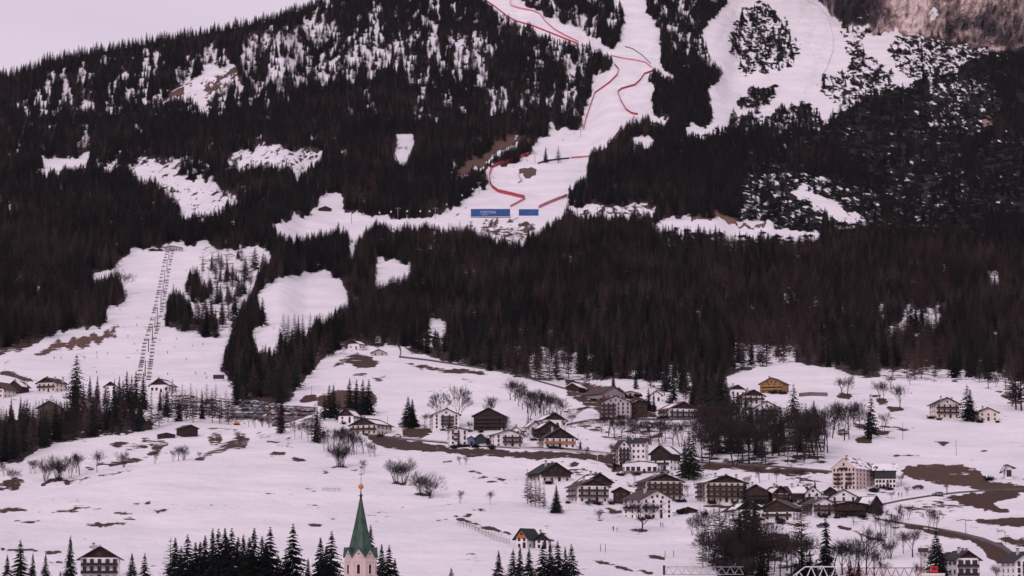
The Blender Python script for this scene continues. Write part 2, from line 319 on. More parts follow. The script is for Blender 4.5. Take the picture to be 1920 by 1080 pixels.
# rocks and cut earth of the upper slopes
bare([(848, 330), (870, 308), (905, 288), (950, 255), (985, 260), (1000, 270), (960, 282), (915, 305), (880, 325)], .75, (.10, .060, .042))
_m = inpoly([(848, 330), (870, 308), (905, 288), (950, 255), (985, 260), (1000, 270), (960, 282), (915, 305), (880, 325)]); T[_m] = .16; CLEAR[inpoly([(852, 328), (905, 290), (955, 258), (975, 262), (915, 298), (878, 322)])] = True
bare([(1290, 412), (1312, 398), (1335, 384), (1388, 371), (1380, 392), (1360, 414), (1330, 407)], .97, (.055, .030, .026))
bare([(1283, 412), (1320, 402), (1365, 402), (1385, 420), (1440, 424), (1430, 430), (1380, 424), (1350, 410), (1310, 414)], .9, (.20, .11, .075))
bare([(975, 318), (995, 312), (1010, 315), (1003, 328), (985, 335), (975, 328)], .85, (.10, .07, .05))
bare([(860, 372), (885, 385), (880, 398), (850, 402)], .3)
bare([(860, 415), (960, 412), (1010, 420), (1000, 445), (930, 450), (880, 432)], .5)
bare([(1060, 395), (1230, 385), (1200, 400), (1100, 402)], .5)
bare([(1000, 50), (1030, 60), (1000, 52)], .3)
bare([(290, 190), (330, 170), (350, 165), (340, 195), (300, 210)], .9, (.12, .065, .05))
bare([(385, 150), (440, 130), (455, 145), (420, 170), (385, 172)], .62, (.10, .06, .045))
bare([(140, 212), (180, 196), (184, 205), (160, 215)], .8, (.12, .065, .05))
bare([(690, 155), (760, 128), (765, 140), (700, 165)], .7, (.075, .045, .042))
bare([(545, 290), (556, 330), (600, 282), (580, 280)], .4)
# rock wall
wall = inpoly([(1533, -420), (1533, -10), (1545, 16), (1573, 40), (1600, 52), (1640, 62), (1680, 50), (1686, 60), (1740, 63), (1790, 76), (1860, 90), (1920, 86), (2420, 62), (2420, -420)])
B[wall] = 1; T[wall] = 0; SCRUB[wall] = 0; CLEAR[wall] = False
bandr = fbm(GX / 45, GY / 34, 101, 4); st = fbm((GX + GY * .35) / 7, GY / 40, 111, 3)
k1 = sstep((bandr - .42) / .2)[..., None]
rc = (1 - k1) * np.array([.075, .056, .055]) + k1 * np.array([.40, .275, .225])
rc *= (.55 + .9 * st)[..., None]
rc = np.where((fbm(GX / 25, GY / 18, 121, 3) > .66)[..., None], np.array([.40, .255, .175]) * (.6 + .7 * st)[..., None], rc)
ROCKM = wall & (B > .9)
crk = fbm((GX + GY * .3) / 3.2, GY / 13, 161, 3); rc *= np.where(crk < .40, .38, 1.0)[..., None] * (.75 + .5 * fbm(GX / 3, GY / 4, 171, 2))[..., None]
GC[wall] = rc[wall]
m = wall & inpoly([(1738, 20), (1768, 10), (1765, 30), (1750, 48), (1735, 55), (1742, 35)]); B[m] = .42
m = inpoly([(1578, 46), (1600, 42), (1640, 55), (1600, 66), (1582, 64)]); B[m] = .4
m = inpoly([(1838, 222), (1850, 210), (1856, 225), (1845, 238)]); B[m] = 1; GC[m] = (.3, .2, .17)
WALL = wall
CLEAR[(GX > 130) & (GX < 286) & (GY > 722)] = False
_ft = (GX > 1570) & (GY < 112) & (GY < CLIFF(GX) + 26); T[_ft] *= .15
_c = CLEAR.copy()
for _i in range(1, 6): _c |= np.roll(CLEAR, _i, 0)
_band = _c & ~CLEAR & (B > .6) & (GY < 690); B[_band] = .30
dirt = sstep((fbm(GX / 60, GY / 22, 151, 4) - .56) / .10) * .13
_lo = (GY > 640) & (B < .1); B[_lo] += dirt[_lo]
_hi = (GY <= 640) & (B < .1); B[_hi] += .4 * dirt[_hi]
def blur(a, n):
    for _ in range(n):
        a = (a + np.roll(a, 1, 0) + np.roll(a, -1, 0) + np.roll(a, 1, 1) + np.roll(a, -1, 1)) / 5
    return a
_w = sstep((GY - 600) / 30)
_vil = (GX > 980) & (GX < 1680) & (GY > 750) & (GY < 990) & (B < .2); B[_vil] += 1.6 * dirt[_vil]
Bs = blur(B, 1) * (1 - _w) + blur(B * .97, 2) * _w
GCs = np.stack([blur(GC[..., i], 1) for i in range(3)], -1)
def samp(A, x, y):
    fx = np.clip((np.asarray(x) - RX0) / RS, 0, A.shape[1] - 1.001); fy = np.clip((np.asarray(y) - RY0) / RS, 0, A.shape[0] - 1.001)
    xi = fx.astype(int); yi = fy.astype(int); a = fx - xi; b = fy - yi
    if A.ndim == 3: a = a[..., None]; b = b[..., None]
    return (A[yi, xi] * (1 - a) + A[yi, xi + 1] * a) * (1 - b) + (A[yi + 1, xi] * (1 - a) + A[yi + 1, xi + 1] * a) * b
def near(A, x, y):
    xi = np.clip(((np.asarray(x) - RX0) / RS).astype(int), 0, A.shape[1] - 1); yi = np.clip(((np.asarray(y) - RY0) / RS).astype(int), 0, A.shape[0] - 1)
    return A[yi, xi]

# ------------------------------------------------------------------ materials
MATS = {}
def mat(name, col, rough=.8, metal=0, var=.12, scale=3.0, bump=0, spec=.3, stretch=None, col2=None, thr=None, randv=0, stand=0):
    if name in MATS: return MATS[name]
    m = bpy.data.materials.new(name); m.use_nodes = True; t = m.node_tree; b = t.nodes['Principled BSDF']
    b.inputs['Roughness'].default_value = rough; b.inputs['Metallic'].default_value = metal
    b.inputs['Specular IOR Level'].default_value = spec
    tc = N('ShaderNodeTexCoord', t); nz = N('ShaderNodeTexNoise', t); nz.inputs['Scale'].default_value = scale; nz.inputs['Detail'].default_value = 5
    if stretch:
        mp = N('ShaderNodeMapping', t); mp.inputs['Scale'].default_value = stretch
        t.links.new(tc.outputs['Object'], mp.inputs[0]); t.links.new(mp.outputs[0], nz.inputs['Vector'])
    else: t.links.new(tc.outputs['Object'], nz.inputs['Vector'])
    rp = N('ShaderNodeValToRGB', t)
    c = list(col)
    if col2 is None:
        rp.color_ramp.elements[0].color = [v * (1 - var) for v in c] + [1]; rp.color_ramp.elements[1].color = [min(1, v * (1 + var)) for v in c] + [1]
        rp.color_ramp.elements[0].position = .32; rp.color_ramp.elements[1].position = .68
    else:
        rp.color_ramp.elements[0].color = c + [1]; rp.color_ramp.elements[1].color = list(col2) + [1]
        th = .5 if thr is None else thr
        rp.color_ramp.elements[0].position = th - .02; rp.color_ramp.elements[1].position = th + .02
    t.links.new(nz.outputs[0], rp.inputs[0])
    out = rp.outputs[0]
    if randv:
        oi = N('ShaderNodeObjectInfo', t); mr = N('ShaderNodeMapRange', t); mr.inputs['To Min'].default_value = 1 - randv; mr.inputs['To Max'].default_value = 1 + randv
        t.links.new(oi.outputs['Random'], mr.inputs[0])
        hs = N('ShaderNodeHueSaturation', t); t.links.new(mr.outputs[0], hs.inputs['Value']); t.links.new(out, hs.inputs['Color'])
        mr2 = N('ShaderNodeMapRange', t); mr2.inputs['To Min'].default_value = .47; mr2.inputs['To Max'].default_value = .53
        ml = N('ShaderNodeMath', t, operation='MULTIPLY'); ml.inputs[1].default_value = 7.31; fr = N('ShaderNodeMath', t, operation='FRACT')
        t.links.new(oi.outputs['Random'], ml.inputs[0]); t.links.new(ml.outputs[0], fr.inputs[0]); t.links.new(fr.outputs[0], mr2.inputs[0]); t.links.new(mr2.outputs[0], hs.inputs['Hue'])
        out = hs.outputs[0]
        if stand:
            ge = N('ShaderNodeNewGeometry', t); n3 = N('ShaderNodeTexNoise', t); n3.inputs['Scale'].default_value = .011; n3.inputs['Detail'].default_value = 4
            t.links.new(ge.outputs['Position'], n3.inputs['Vector']); m3 = N('ShaderNodeMapRange', t); m3.inputs['From Min'].default_value = .36; m3.inputs['From Max'].default_value = .64; m3.inputs['To Min'].default_value = 1 - stand; m3.inputs['To Max'].default_value = 1 + stand
            t.links.new(n3.outputs[0], m3.inputs[0]); sc3 = N('ShaderNodeVectorMath', t, operation='SCALE'); t.links.new(out, sc3.inputs[0]); t.links.new(m3.outputs[0], sc3.inputs['Scale']); out = sc3.outputs[0]
    t.links.new(out, b.inputs['Base Color'])
    if bump:
        bp = N('ShaderNodeBump', t); bp.inputs['Strength'].default_value = bump; t.links.new(nz.outputs[0], bp.inputs['Height']); t.links.new(bp.outputs[0], b.inputs['Normal'])
    MATS[name] = m
    return m
def tag(o, label=None, cat=None, group=None, kind=None):
    if label: o['label'] = label
    if cat: o['category'] = cat
    if group: o['group'] = group
    if kind: o['kind'] = kind
    return o
def mesh_np(name, V, faces, mats, parent=None, midx=None, link=True, smooth=False):
    me = bpy.data.meshes.new(name)
    V = np.asarray(V, float); faces = np.asarray(faces)
    k = faces.shape[1]
    me.vertices.add(len(V)); me.vertices.foreach_set('co', V.ravel())
    me.loops.add(faces.size); me.loops.foreach_set('vertex_index', faces.ravel().astype(np.int32))
    me.polygons.add(len(faces)); me.polygons.foreach_set('loop_start', np.arange(0, faces.size, k, dtype=np.int32))
    me.polygons.foreach_set('loop_total', np.full(len(faces), k, dtype=np.int32))
    if midx is not None: me.polygons.foreach_set('material_index', np.asarray(midx, np.int32))
    me.polygons.foreach_set('use_smooth', np.full(len(faces), smooth))
    me.update(calc_edges=True)
    for m in (mats if isinstance(mats, (list, tuple)) else [mats]): me.materials.append(m)
    o = bpy.data.objects.new(name, me)
    if link: COL.objects.link(o)
    if parent: o.parent = parent
    return o

# ------------------------------------------------------------------ terrain
def ground_material():
    m = bpy.data.materials.new('snowy_ground'); m.use_nodes = True; t = m.node_tree; b = t.nodes['Principled BSDF']
    at_ = N('ShaderNodeAttribute', t, attribute_name='ground'); tc = N('ShaderNodeTexCoord', t)
    def noise(scale, sc=(1, 1, 1), det=5, rough=.6):
        mp = N('ShaderNodeMapping', t); mp.inputs['Scale'].default_value = sc
        n = N('ShaderNodeTexNoise', t); n.inputs['Scale'].default_value = scale; n.inputs['Detail'].default_value = det; n.inputs['Roughness'].default_value = rough
        t.links.new(tc.outputs['Object'], mp.inputs[0]); t.links.new(mp.outputs[0], n.inputs['Vector']); return n.outputs[0]
    def math_(op, a, b_=None, c=None):
        n = N('ShaderNodeMath', t, operation=op)
        for i, v in enumerate((a, b_, c)):
            if v is None: continue
            if isinstance(v, (int, float)): n.inputs[i].default_value = v
            else: t.links.new(v, n.inputs[i])
        return n.outputs[0]
    n1 = noise(.11, (1, .55, 2.6)); n2 = noise(.42, (.6, .5, 2.2), 4)
    na = math_('ADD', math_('MULTIPLY', n1, .6), math_('MULTIPLY', n2, .4))
    nb = math_('ADD', math_('MULTIPLY', noise(.10, (1, .17, .35), 6, .6), .65), math_('MULTIPLY', noise(.24, (1, .2, .4), 4), .35))
    hs = N('ShaderNodeSeparateXYZ', t); t.links.new(tc.outputs['Object'], hs.inputs[0])
    hf = N('ShaderNodeMapRange', t); hf.inputs['From Min'].default_value = 400; hf.inputs['From Max'].default_value = 460; t.links.new(hs.outputs[2], hf.inputs[0])
    mxn = N('ShaderNodeMix', t, data_type='FLOAT'); t.links.new(hf.outputs[0], mxn.inputs[0]); t.links.new(na, mxn.inputs[2]); t.links.new(nb, mxn.inputs[3]); nn = mxn.outputs[0]
    # stretch the noise to 0..1, compare with the bare share
    s = N('ShaderNodeMapRange', t); s.inputs['From Min'].default_value = .33; s.inputs['From Max'].default_value = .67; t.links.new(nn, s.inputs[0])
    d = math_('SUBTRACT', at_.outputs['Alpha'], s.outputs[0])
    f = N('ShaderNodeMapRange', t); f.inputs['From Min'].default_value = -.05; f.inputs['From Max'].default_value = .05; t.links.new(d, f.inputs[0])
    lt = math_('GREATER_THAN', at_.outputs['Alpha'], .02); bf = math_('MULTIPLY', f.outputs[0], lt)
    sn = noise(.02, (1, 1, 3), 6); sr = N('ShaderNodeValToRGB', t)
    sr.color_ramp.elements[0].position = .35; sr.color_ramp.elements[1].position = .65
    sr.color_ramp.elements[0].color = (.715, .70, .725, 1); sr.color_ramp.elements[1].color = (.835, .81, .825, 1)
    t.links.new(sn, sr.inputs[0])
    v = noise(.8, (1, 1, 1.5), 6, .7); vr = N('ShaderNodeMapRange', t); vr.inputs['From Min'].default_value = .3; vr.inputs['From Max'].default_value = .7; vr.inputs['To Min'].default_value = .6; vr.inputs['To Max'].default_value = 1.4
    t.links.new(v, vr.inputs[0])
    gm = N('ShaderNodeVectorMath', t, operation='SCALE'); t.links.new(at_.outputs['Color'], gm.inputs[0]); t.links.new(vr.outputs[0], gm.inputs['Scale'])
    mx = N('ShaderNodeMix', t, data_type='RGBA'); t.links.new(bf, mx.inputs[0]); t.links.new(sr.outputs[0], mx.inputs[6]); t.links.new(gm.outputs[0], mx.inputs[7])
    # bare rock of the wall: vertical streaks, cracks, tan and grey bands
    ra = N('ShaderNodeAttribute', t, attribute_name='rock')
    r1 = noise(.0062, (1, 1, .75), 3, .5); r2 = noise(.05, (1, 1, .14), 6, .75); r3 = noise(.16, (1, 1, .5), 6, .8)
    rr = math_('ADD', math_('ADD', math_('MULTIPLY', r1, .55), math_('MULTIPLY', r2, .27)), math_('MULTIPLY', r3, .18))
    rrp = N('ShaderNodeValToRGB', t); e = rrp.color_ramp.elements
    e[0].position = .43; e[0].color = (.020, .017, .019, 1); e[1].position = .555; e[1].color = (.66, .54, .52, 1)
    for pp, cc in ((.455, (.055, .044, .047, 1)), (.478, (.13, .098, .096, 1)), (.500, (.29, .22, .205, 1)), (.525, (.42, .31, .26, 1))):
        q = e.new(pp); q.color = cc
    t.links.new(rr, rrp.inputs[0])
    mpv = N('ShaderNodeMapping', t); mpv.inputs['Scale'].default_value = (1, 1, .45); mpv.inputs['Rotation'].default_value = (0, .5, 0); t.links.new(tc.outputs['Object'], mpv.inputs[0])
    wob = N('ShaderNodeMix', t, data_type='RGBA', blend_type='ADD'); wob.inputs[0].default_value = 1
    nw = N('ShaderNodeTexNoise', t); nw.inputs['Scale'].default_value = .03; nw.inputs['Detail'].default_value = 4; t.links.new(tc.outputs['Object'], nw.inputs['Vector'])
    sv = N('ShaderNodeVectorMath', t, operation='SCALE'); sv.inputs['Scale'].default_value = 45; t.links.new(nw.outputs['Color'], sv.inputs[0])
    av = N('ShaderNodeVectorMath', t, operation='ADD'); t.links.new(mpv.outputs[0], av.inputs[0]); t.links.new(sv.outputs[0], av.inputs[1])
    vo = N('ShaderNodeTexVoronoi', t, feature='DISTANCE_TO_EDGE'); vo.inputs['Scale'].default_value = .022; t.links.new(av.outputs[0], vo.inputs['Vector'])
    vm = N('ShaderNodeMapRange', t); vm.inputs['From Min'].default_value = .0; vm.inputs['From Max'].default_value = .045; vm.inputs['To Min'].default_value = .4; vm.inputs['To Max'].default_value = 1; t.links.new(vo.outputs['Distance'], vm.inputs[0])
    rs_ = N('ShaderNodeVectorMath', t, operation='SCALE'); t.links.new(rrp.outputs[0], rs_.inputs[0]); t.links.new(vm.outputs[0], rs_.inputs['Scale'])
    gl = noise(.016, (1, 1, .22), 5, .6); gm_ = N('ShaderNodeMapRange', t); gm_.inputs['From Min'].default_value = .40; gm_.inputs['From Max'].default_value = .47; gm_.inputs['To Min'].default_value = .22; t.links.new(gl, gm_.inputs[0])
    rs2 = N('ShaderNodeVectorMath', t, operation='SCALE'); t.links.new(rs_.outputs[0], rs2.inputs[0]); t.links.new(gm_.outputs[0], rs2.inputs['Scale']); rs_ = rs2
    ledge = noise(.05, (1, 1, 2.2), 5, .7); lm = N('ShaderNodeMapRange', t); lm.inputs['From Min'].default_value = .66; lm.inputs['From Max'].default_value = .69; t.links.new(ledge, lm.inputs[0])
    lx = N('ShaderNodeMix', t, data_type='RGBA'); t.links.new(lm.outputs[0], lx.inputs[0]); t.links.new(rs_.outputs[0], lx.inputs[6]); lx.inputs[7].default_value = (.78, .74, .76, 1)
    mr_ = N('ShaderNodeMix', t, data_type='RGBA'); t.links.new(ra.outputs['Fac'], mr_.inputs[0]); t.links.new(mx.outputs[2], mr_.inputs[6]); t.links.new(lx.outputs[2], mr_.inputs[7]); mx = mr_
    t.links.new(mx.outputs[2], b.inputs['Base Color']); b.inputs['Roughness'].default_value = .85; b.inputs['Specular IOR Level'].default_value = .15
    bh = noise(.06, (1, 1, 1.6), 8, .62)
    hh = math_('ADD', math_('MULTIPLY', bh, 3.0), math_('MULTIPLY', bf, -.35))
    bp = N('ShaderNodeBump', t); bp.inputs['Strength'].default_value = .75; bp.inputs['Distance'].default_value = 1.9; t.links.new(hh, bp.inputs['Height']); t.links.new(bp.outputs[0], b.inputs['Normal'])
    return m
GROUND = ground_material()
def terrain():
    xs = np.concatenate([np.arange(-500, -10, 14), np.arange(-10, 1930, 2.6), np.arange(1936, 2420, 14)])
    n_in = 440
    rows = []
    yb = np.concatenate([np.arange(1700, 1100, -20)])
    X, t_ = np.meshgrid(xs, np.linspace(0, 1, n_in))
    rid = RIDGE(xs)[None, :]
    # rows between y=1100 and the ridge: dense inside the frame
    top = np.maximum(rid, -14)
    Yin = 1100 + (top - 1100) * t_
    Ylow = np.repeat(yb[:, None], len(xs), 1)
    ext = []
    for f in np.linspace(.04, 1, 26)[0:]:
        ext.append(np.minimum(top + (rid - top) * f, rid + 0 * top)[0])
    Yup = np.array(ext)
    Yall = np.vstack([Ylow, Yin, Yup]); Xall = np.repeat(xs[None, :], len(Yall), 0)
    Dd = Dist(Xall, Yall)
    P = unproj(Xall, Yall, Dd)
    last = P[-1]
    back = []
    for dd, dz in ((60, 4), (160, -8), (400, -90), (1000, -380), (2200, -700)):
        q = last.copy(); q[:, 1] += dd; q[:, 0] *= (last[:, 1] + dd) / last[:, 1]; q[:, 2] += dz; back.append(q)
    Pall = np.concatenate([P, np.array(back)], 0)
    h, w_ = Pall.shape[:2]
    col = np.concatenate([samp(GCs, Xall, Yall), np.tile(np.array([FLOOR]), (5, w_, 1)).reshape(5, w_, 3)], 0)
    al = np.concatenate([samp(Bs, Xall, Yall), np.full((5, w_), .9)], 0)
    idx = np.arange(h * w_).reshape(h, w_)
    q = np.stack([idx[:-1, :-1], idx[:-1, 1:], idx[1:, 1:], idx[1:, :-1]], -1).reshape(-1, 4)
    o = mesh_np('terrain', Pall.reshape(-1, 3), q, GROUND, smooth=True)
    a = o.data.color_attributes.new('ground', 'FLOAT_COLOR', 'POINT')
    a.data.foreach_set('color', np.concatenate([col, al[..., None]], -1).astype(np.float32).ravel())
    rk = samp(blur(ROCKM.astype(float) * (B > .9), 1), Xall, Yall); ra = o.data.attributes.new('rock', 'FLOAT', 'POINT')
    ra.data.foreach_set('value', np.concatenate([rk, np.zeros((5, w_))], 0).astype(np.float32).ravel())
    tag(o, kind='structure')
    # flat valley floor round the camera, joined under the near edge
    return o
terrain()
me_ = [(-6000, -1500, -.6), (6000, -1500, -.6), (6000, 330, -.6), (-6000, 330, -.6)]
vf = mesh_np('ground', me_, [(0, 1, 2, 3)], mat('valley_snow', (.78, .76, .775), var=.05, scale=.05)); tag(vf, kind='structure')
# ------------------------------------------------------------------ trees: shapes
M_SPR = mat('spruce_needles', (.0155, .0190, .0190), rough=.9, var=.45, scale=.8, spec=.1, randv=.5, stand=.35)
M_SPRG = mat('pine_needles', (.017, .022, .016), rough=.9, var=.45, scale=.8, spec=.1, randv=.5, stand=.3)
M_LAR = mat('larch_twigs', (.056, .038, .035), rough=.95, var=.4, scale=.6, spec=.05, randv=.6, stand=.5)
M_BARK = mat('conifer_bark', (.045, .032, .027), rough=.95, var=.3, scale=2, spec=.1)
M_BARE = mat('bare_wood', (.031, .023, .023), rough=.95, var=.3, scale=1.5, spec=.1, randv=.25)
M_SHRUB = mat('dwarf_pine_needles', (.013, .015, .012), rough=.95, var=.5, scale=1, spec=.05, randv=.4)
def blades(C_, base, apex, wd):
    """triangles: centre, half base vector, apex vector"""
    n = len(C_); V = np.empty((n, 3, 3)); V[:, 0] = C_ - base; V[:, 1] = C_ + base; V[:, 2] = C_ + apex
    return V
def tris_obj(name, V, m, parent=None, link=True):
    V = np.concatenate(V, 0) if isinstance(V, list) else V
    n = len(V); return mesh_np(name, V.reshape(-1, 3), np.arange(n * 3).reshape(n, 3), m, parent, link=link)
def cone_tris(p0, p1, r0, r1, k=5):
    p0 = np.array(p0, float); p1 = np.array(p1, float); d = p1 - p0; d /= np.linalg.norm(d) + 1e-9
    a = np.cross(d, [0, 0, 1.]); 
    if np.linalg.norm(a) < .1: a = np.cross(d, [1., 0, 0])
    a /= np.linalg.norm(a); b = np.cross(d, a)
    out = []
    for i in range(k):
        t0 = 2 * PI * i / k; t1 = 2 * PI * (i + 1) / k
        u0 = a * math.cos(t0) + b * math.sin(t0); u1 = a * math.cos(t1) + b * math.sin(t1)
        out += [[p0 + u0 * r0, p0 + u1 * r0, p1 + u1 * r1], [p0 + u0 * r0, p1 + u1 * r1, p1 + u0 * r1]]
    return np.array(out)
def conifer_tris(seed, H=20., Rm=3.1, levels=26, br=9, seg=4, z0=.07, droop=.35, bw=.42, bl=1.25, power=.8, up=0.0, gap=.0, keep=1.0):
    rs = np.random.RandomState(seed); out = []
    for i in range(levels):
        t = i / (levels - 1.); zb_ = H * (z0 + (1 - z0) * t) * .985; dzl = H / levels
        Rl = Rm * (1 - t) ** power * (1 + .28 * (rs.rand() - .5)) + .05
        nb = max(4, int(br * (1 - .45 * t)))
        a0 = rs.rand() * 6.28
        for j in range(nb):
            if rs.rand() > keep: continue
            z = min(zb_ + (rs.rand() - .5) * dzl * 2.2 * (1 - .6 * t), H * .985)
            a = a0 + 6.283 * j / nb + rs.randn() * .25
            L = Rl * (.68 + .5 * rs.rand())
            dr = np.array([math.cos(a), math.sin(a), 0]); tg = np.array([-dr[1], dr[0], 0])
            s_ = np.linspace(.2, 1, seg) + rs.randn(seg) * .04
            dz = (-droop * L * s_ ** 1.5 + up * L * s_)
            c = dr[None] * (L * s_)[:, None]; c[:, 2] += z + dz
            ln = bl * (1.15 - .65 * s_) * (.16 + .84 * (1 - t)) * (.7 + .6 * rs.rand(seg))
            base = (dr[None] * .8 + np.array([0, 0, 1.])[None] * .35) * (bw * (.35 + .75 * (1 - t)))
            for sg in (-1, 1):
                ap = (tg[None] * sg * .75 + dr[None] * .45 + np.array([0, 0, -.55 + up * 1.6])[None]) * ln[:, None]
                out.append(blades(c, base + 0 * c, ap, 0))
            ap = (dr[None] * .5 + np.array([0, 0, -.9 + up * 1.9])[None]) * (ln * .8)[:, None]
            out.append(blades(c, tg[None] * bw * .8 + 0 * c, ap, 0))
    return np.concatenate(out, 0)
def trunk_tris(H, r, lean=0): return cone_tris((0, 0, -1.5), (lean, 0, H), r, .03, 6)
def bare_tris(seed, H=11., stems=1, spread=.5, depth=5, r0=.2, twig=.035, fork=3, first=.3):
    rs = np.random.RandomState(seed); out = []
    def grow(p, d, L, r, dep):
        q = p + d * L; r1 = r * .68
        k = 4 if r > .08 else 3
        out.append(cone_tris(p, q, max(r, twig), max(r1, twig * .8), k))
        if dep == 0: return
        nb = fork if dep > 1 else fork + 1
        for i in range(nb):
            v = rs.randn(3); v -= v.dot(d) * d; v /= np.linalg.norm(v) + 1e-9
            nd = d * (1 if i == 0 else .75) + v * (spread * (.35 if i == 0 else 1)) + np.array([0, 0, .12]); nd /= np.linalg.norm(nd)
            st = p + (q - p) * (1 if i == 0 else .35 + .65 * rs.rand())
            grow(st, nd, L * (.62 + .28 * rs.rand()), r1 * (.9 if i == 0 else .6), dep - 1)
    for s in range(stems):
        a = rs.rand() * 6.28; tilt = 0.04 if stems == 1 else .12 + .22 * rs.rand()
        d = np.array([math.cos(a) * tilt, math.sin(a) * tilt, 1.]); d /= np.linalg.norm(d)
        p = np.array([math.cos(a), math.sin(a), 0]) * (0 if stems == 1 else .5 * rs.rand()) + np.array([0, 0, -.6])
        grow(p, d, H * first * (.85 + .3 * rs.rand()), r0, depth)
    V = np.concatenate(out, 0); zz = V[..., 2].max(); V[..., 2] = np.where(V[..., 2] > 0, V[..., 2] * H / zz, V[..., 2])
    return V
def shrub_tris(seed):
    rs = np.random.RandomState(seed); n = 150
    c = rs.randn(n, 3) * np.array([1.2, 1.2, .45]) + np.array([0, 0, .7]); c[:, 2] = np.abs(c[:, 2])
    ba = rs.randn(n, 3) * .28; ap = rs.randn(n, 3) * .45 + np.array([0, 0, .35])
    return blades(c, ba, ap, 0)
PROTO = {}
def empty(name, loc=(0, 0, 0), rz=0, sc=1):
    o = bpy.data.objects.new(name, None); COL.objects.link(o); o.location = loc; o.rotation_euler = (0, 0, rz); o.scale = (sc, sc, sc)
    o.empty_display_size = .5
    return o
def child(name, me, parent):
    o = bpy.data.objects.new(name, me); COL.objects.link(o); o.parent = parent; return o
def proto(key, kind, crownT, trunkT, mc, mt, H, cn='crown'):
    c = tris_obj(cn, crownT, mc, link=False).data if crownT is not None else None
    t = tris_obj('trunk', trunkT, mt, link=False).data if trunkT is not None else None
    PROTO[key] = (kind, c, t, H, cn)
proto('spr0', 'spruce_tree', conifer_tris(1), trunk_tris(19.5, .26), M_SPR, M_BARK, 20)
proto('spr1', 'spruce_tree', conifer_tris(2, Rm=2.6, levels=24, droop=.5), trunk_tris(19.5, .24), M_SPR, M_BARK, 20)
proto('spr2', 'spruce_tree', conifer_tris(3, Rm=3.7, levels=22, droop=.25, z0=.12, power=.7, keep=.9), trunk_tris(19.5, .28), M_SPRG, M_BARK, 20)
# close-up spruces with finer, more broken sprays
proto('sprn0', 'spruce_tree', conifer_tris(11, Rm=4.1, levels=32, br=14, seg=7, droop=.40, bw=.36, bl=1.1, power=.9), trunk_tris(19.7, .27), M_SPR, M_BARK, 20)
proto('sprn1', 'spruce_tree', conifer_tris(12, Rm=4.5, levels=30, br=14, seg=8, droop=.30, bw=.34, bl=1.1, power=.88, keep=.93), trunk_tris(19.7, .28), M_SPR, M_BARK, 20)
proto('sprn2', 'spruce_tree', conifer_tris(13, Rm=3.4, levels=32, br=13, seg=6, droop=.5, bw=.32, bl=1.0, power=.95, keep=.95), trunk_tris(19.7, .25), M_SPRG, M_BARK, 20)
proto('lar0', 'larch_tree', conifer_tris(21, Rm=3.3, levels=24, br=7, seg=5, z0=.16, droop=.05, bw=.24, bl=1.1, up=.12, power=.62), trunk_tris(19.6, .24), M_LAR, M_BARK, 20)
proto('lar1', 'larch_tree', conifer_tris(22, Rm=3.7, levels=22, br=7, seg=5, z0=.2, droop=.0, bw=.24, bl=1.15, up=.18, power=.55), trunk_tris(19.6, .24), M_LAR, M_BARK, 20)
proto('lar2', 'larch_tree', conifer_tris(23, Rm=2.8, levels=26, br=6, seg=5, z0=.12, droop=.12, bw=.22, bl=1.05, up=.06, power=.68), trunk_tris(19.6, .22), M_LAR, M_BARK, 20)
proto('bar0', 'bare_tree', bare_tris(31, 12, 1, .50, 6, .24, .022), None, M_BARE, M_BARE, 12, 'branches')
proto('bar1', 'bare_tree', bare_tris(32, 12, 2, .42, 5, .17, .022, 3, .26), None, M_BARE, M_BARE, 12, 'branches')
proto('bar2', 'bare_tree', bare_tris(33, 9, 8, .40, 4, .09, .022, 3, .36), None, M_BARE, M_BARE, 9, 'branches')
proto('bar3', 'bare_tree', bare_tris(34, 9, 7, .46, 4, .09, .022, 3, .34), None, M_BARE, M_BARE, 9, 'branches')
proto('bar4', 'bare_tree', bare_tris(35, 15, 1, .34, 6, .20, .022, 3, .30), None, M_BARE, M_BARE, 15, 'branches')
TREES = []
def plant(key, x, y, h_px=None, h=None, label=None, group=None, rz=None, wide=1.0, loc=None, cat=None):
    kind, c, t, H, cn = PROTO[key]
    p = at(x, y) if loc is None else loc
    hm = h if h else h_px / ppm(x, y)
    s = hm / H
    o = empty(kind, p, random.random() * 6.28 if rz is None else rz, s)
    o.scale = (s * wide, s * wide, s)
    if t: child('trunk', t, o)
    if c: child(cn, c, o)
    cat = cat or {'spruce_tree': 'spruce', 'larch_tree': 'larch', 'bare_tree': 'bare tree'}[kind]
    tag(o, label, cat, group)
    TREES.append((o, x, y, kind))
    return o
def plain_tree(key):   # hidden-free source for the stands: a real tree standing in the wood
    return PROTO[key]

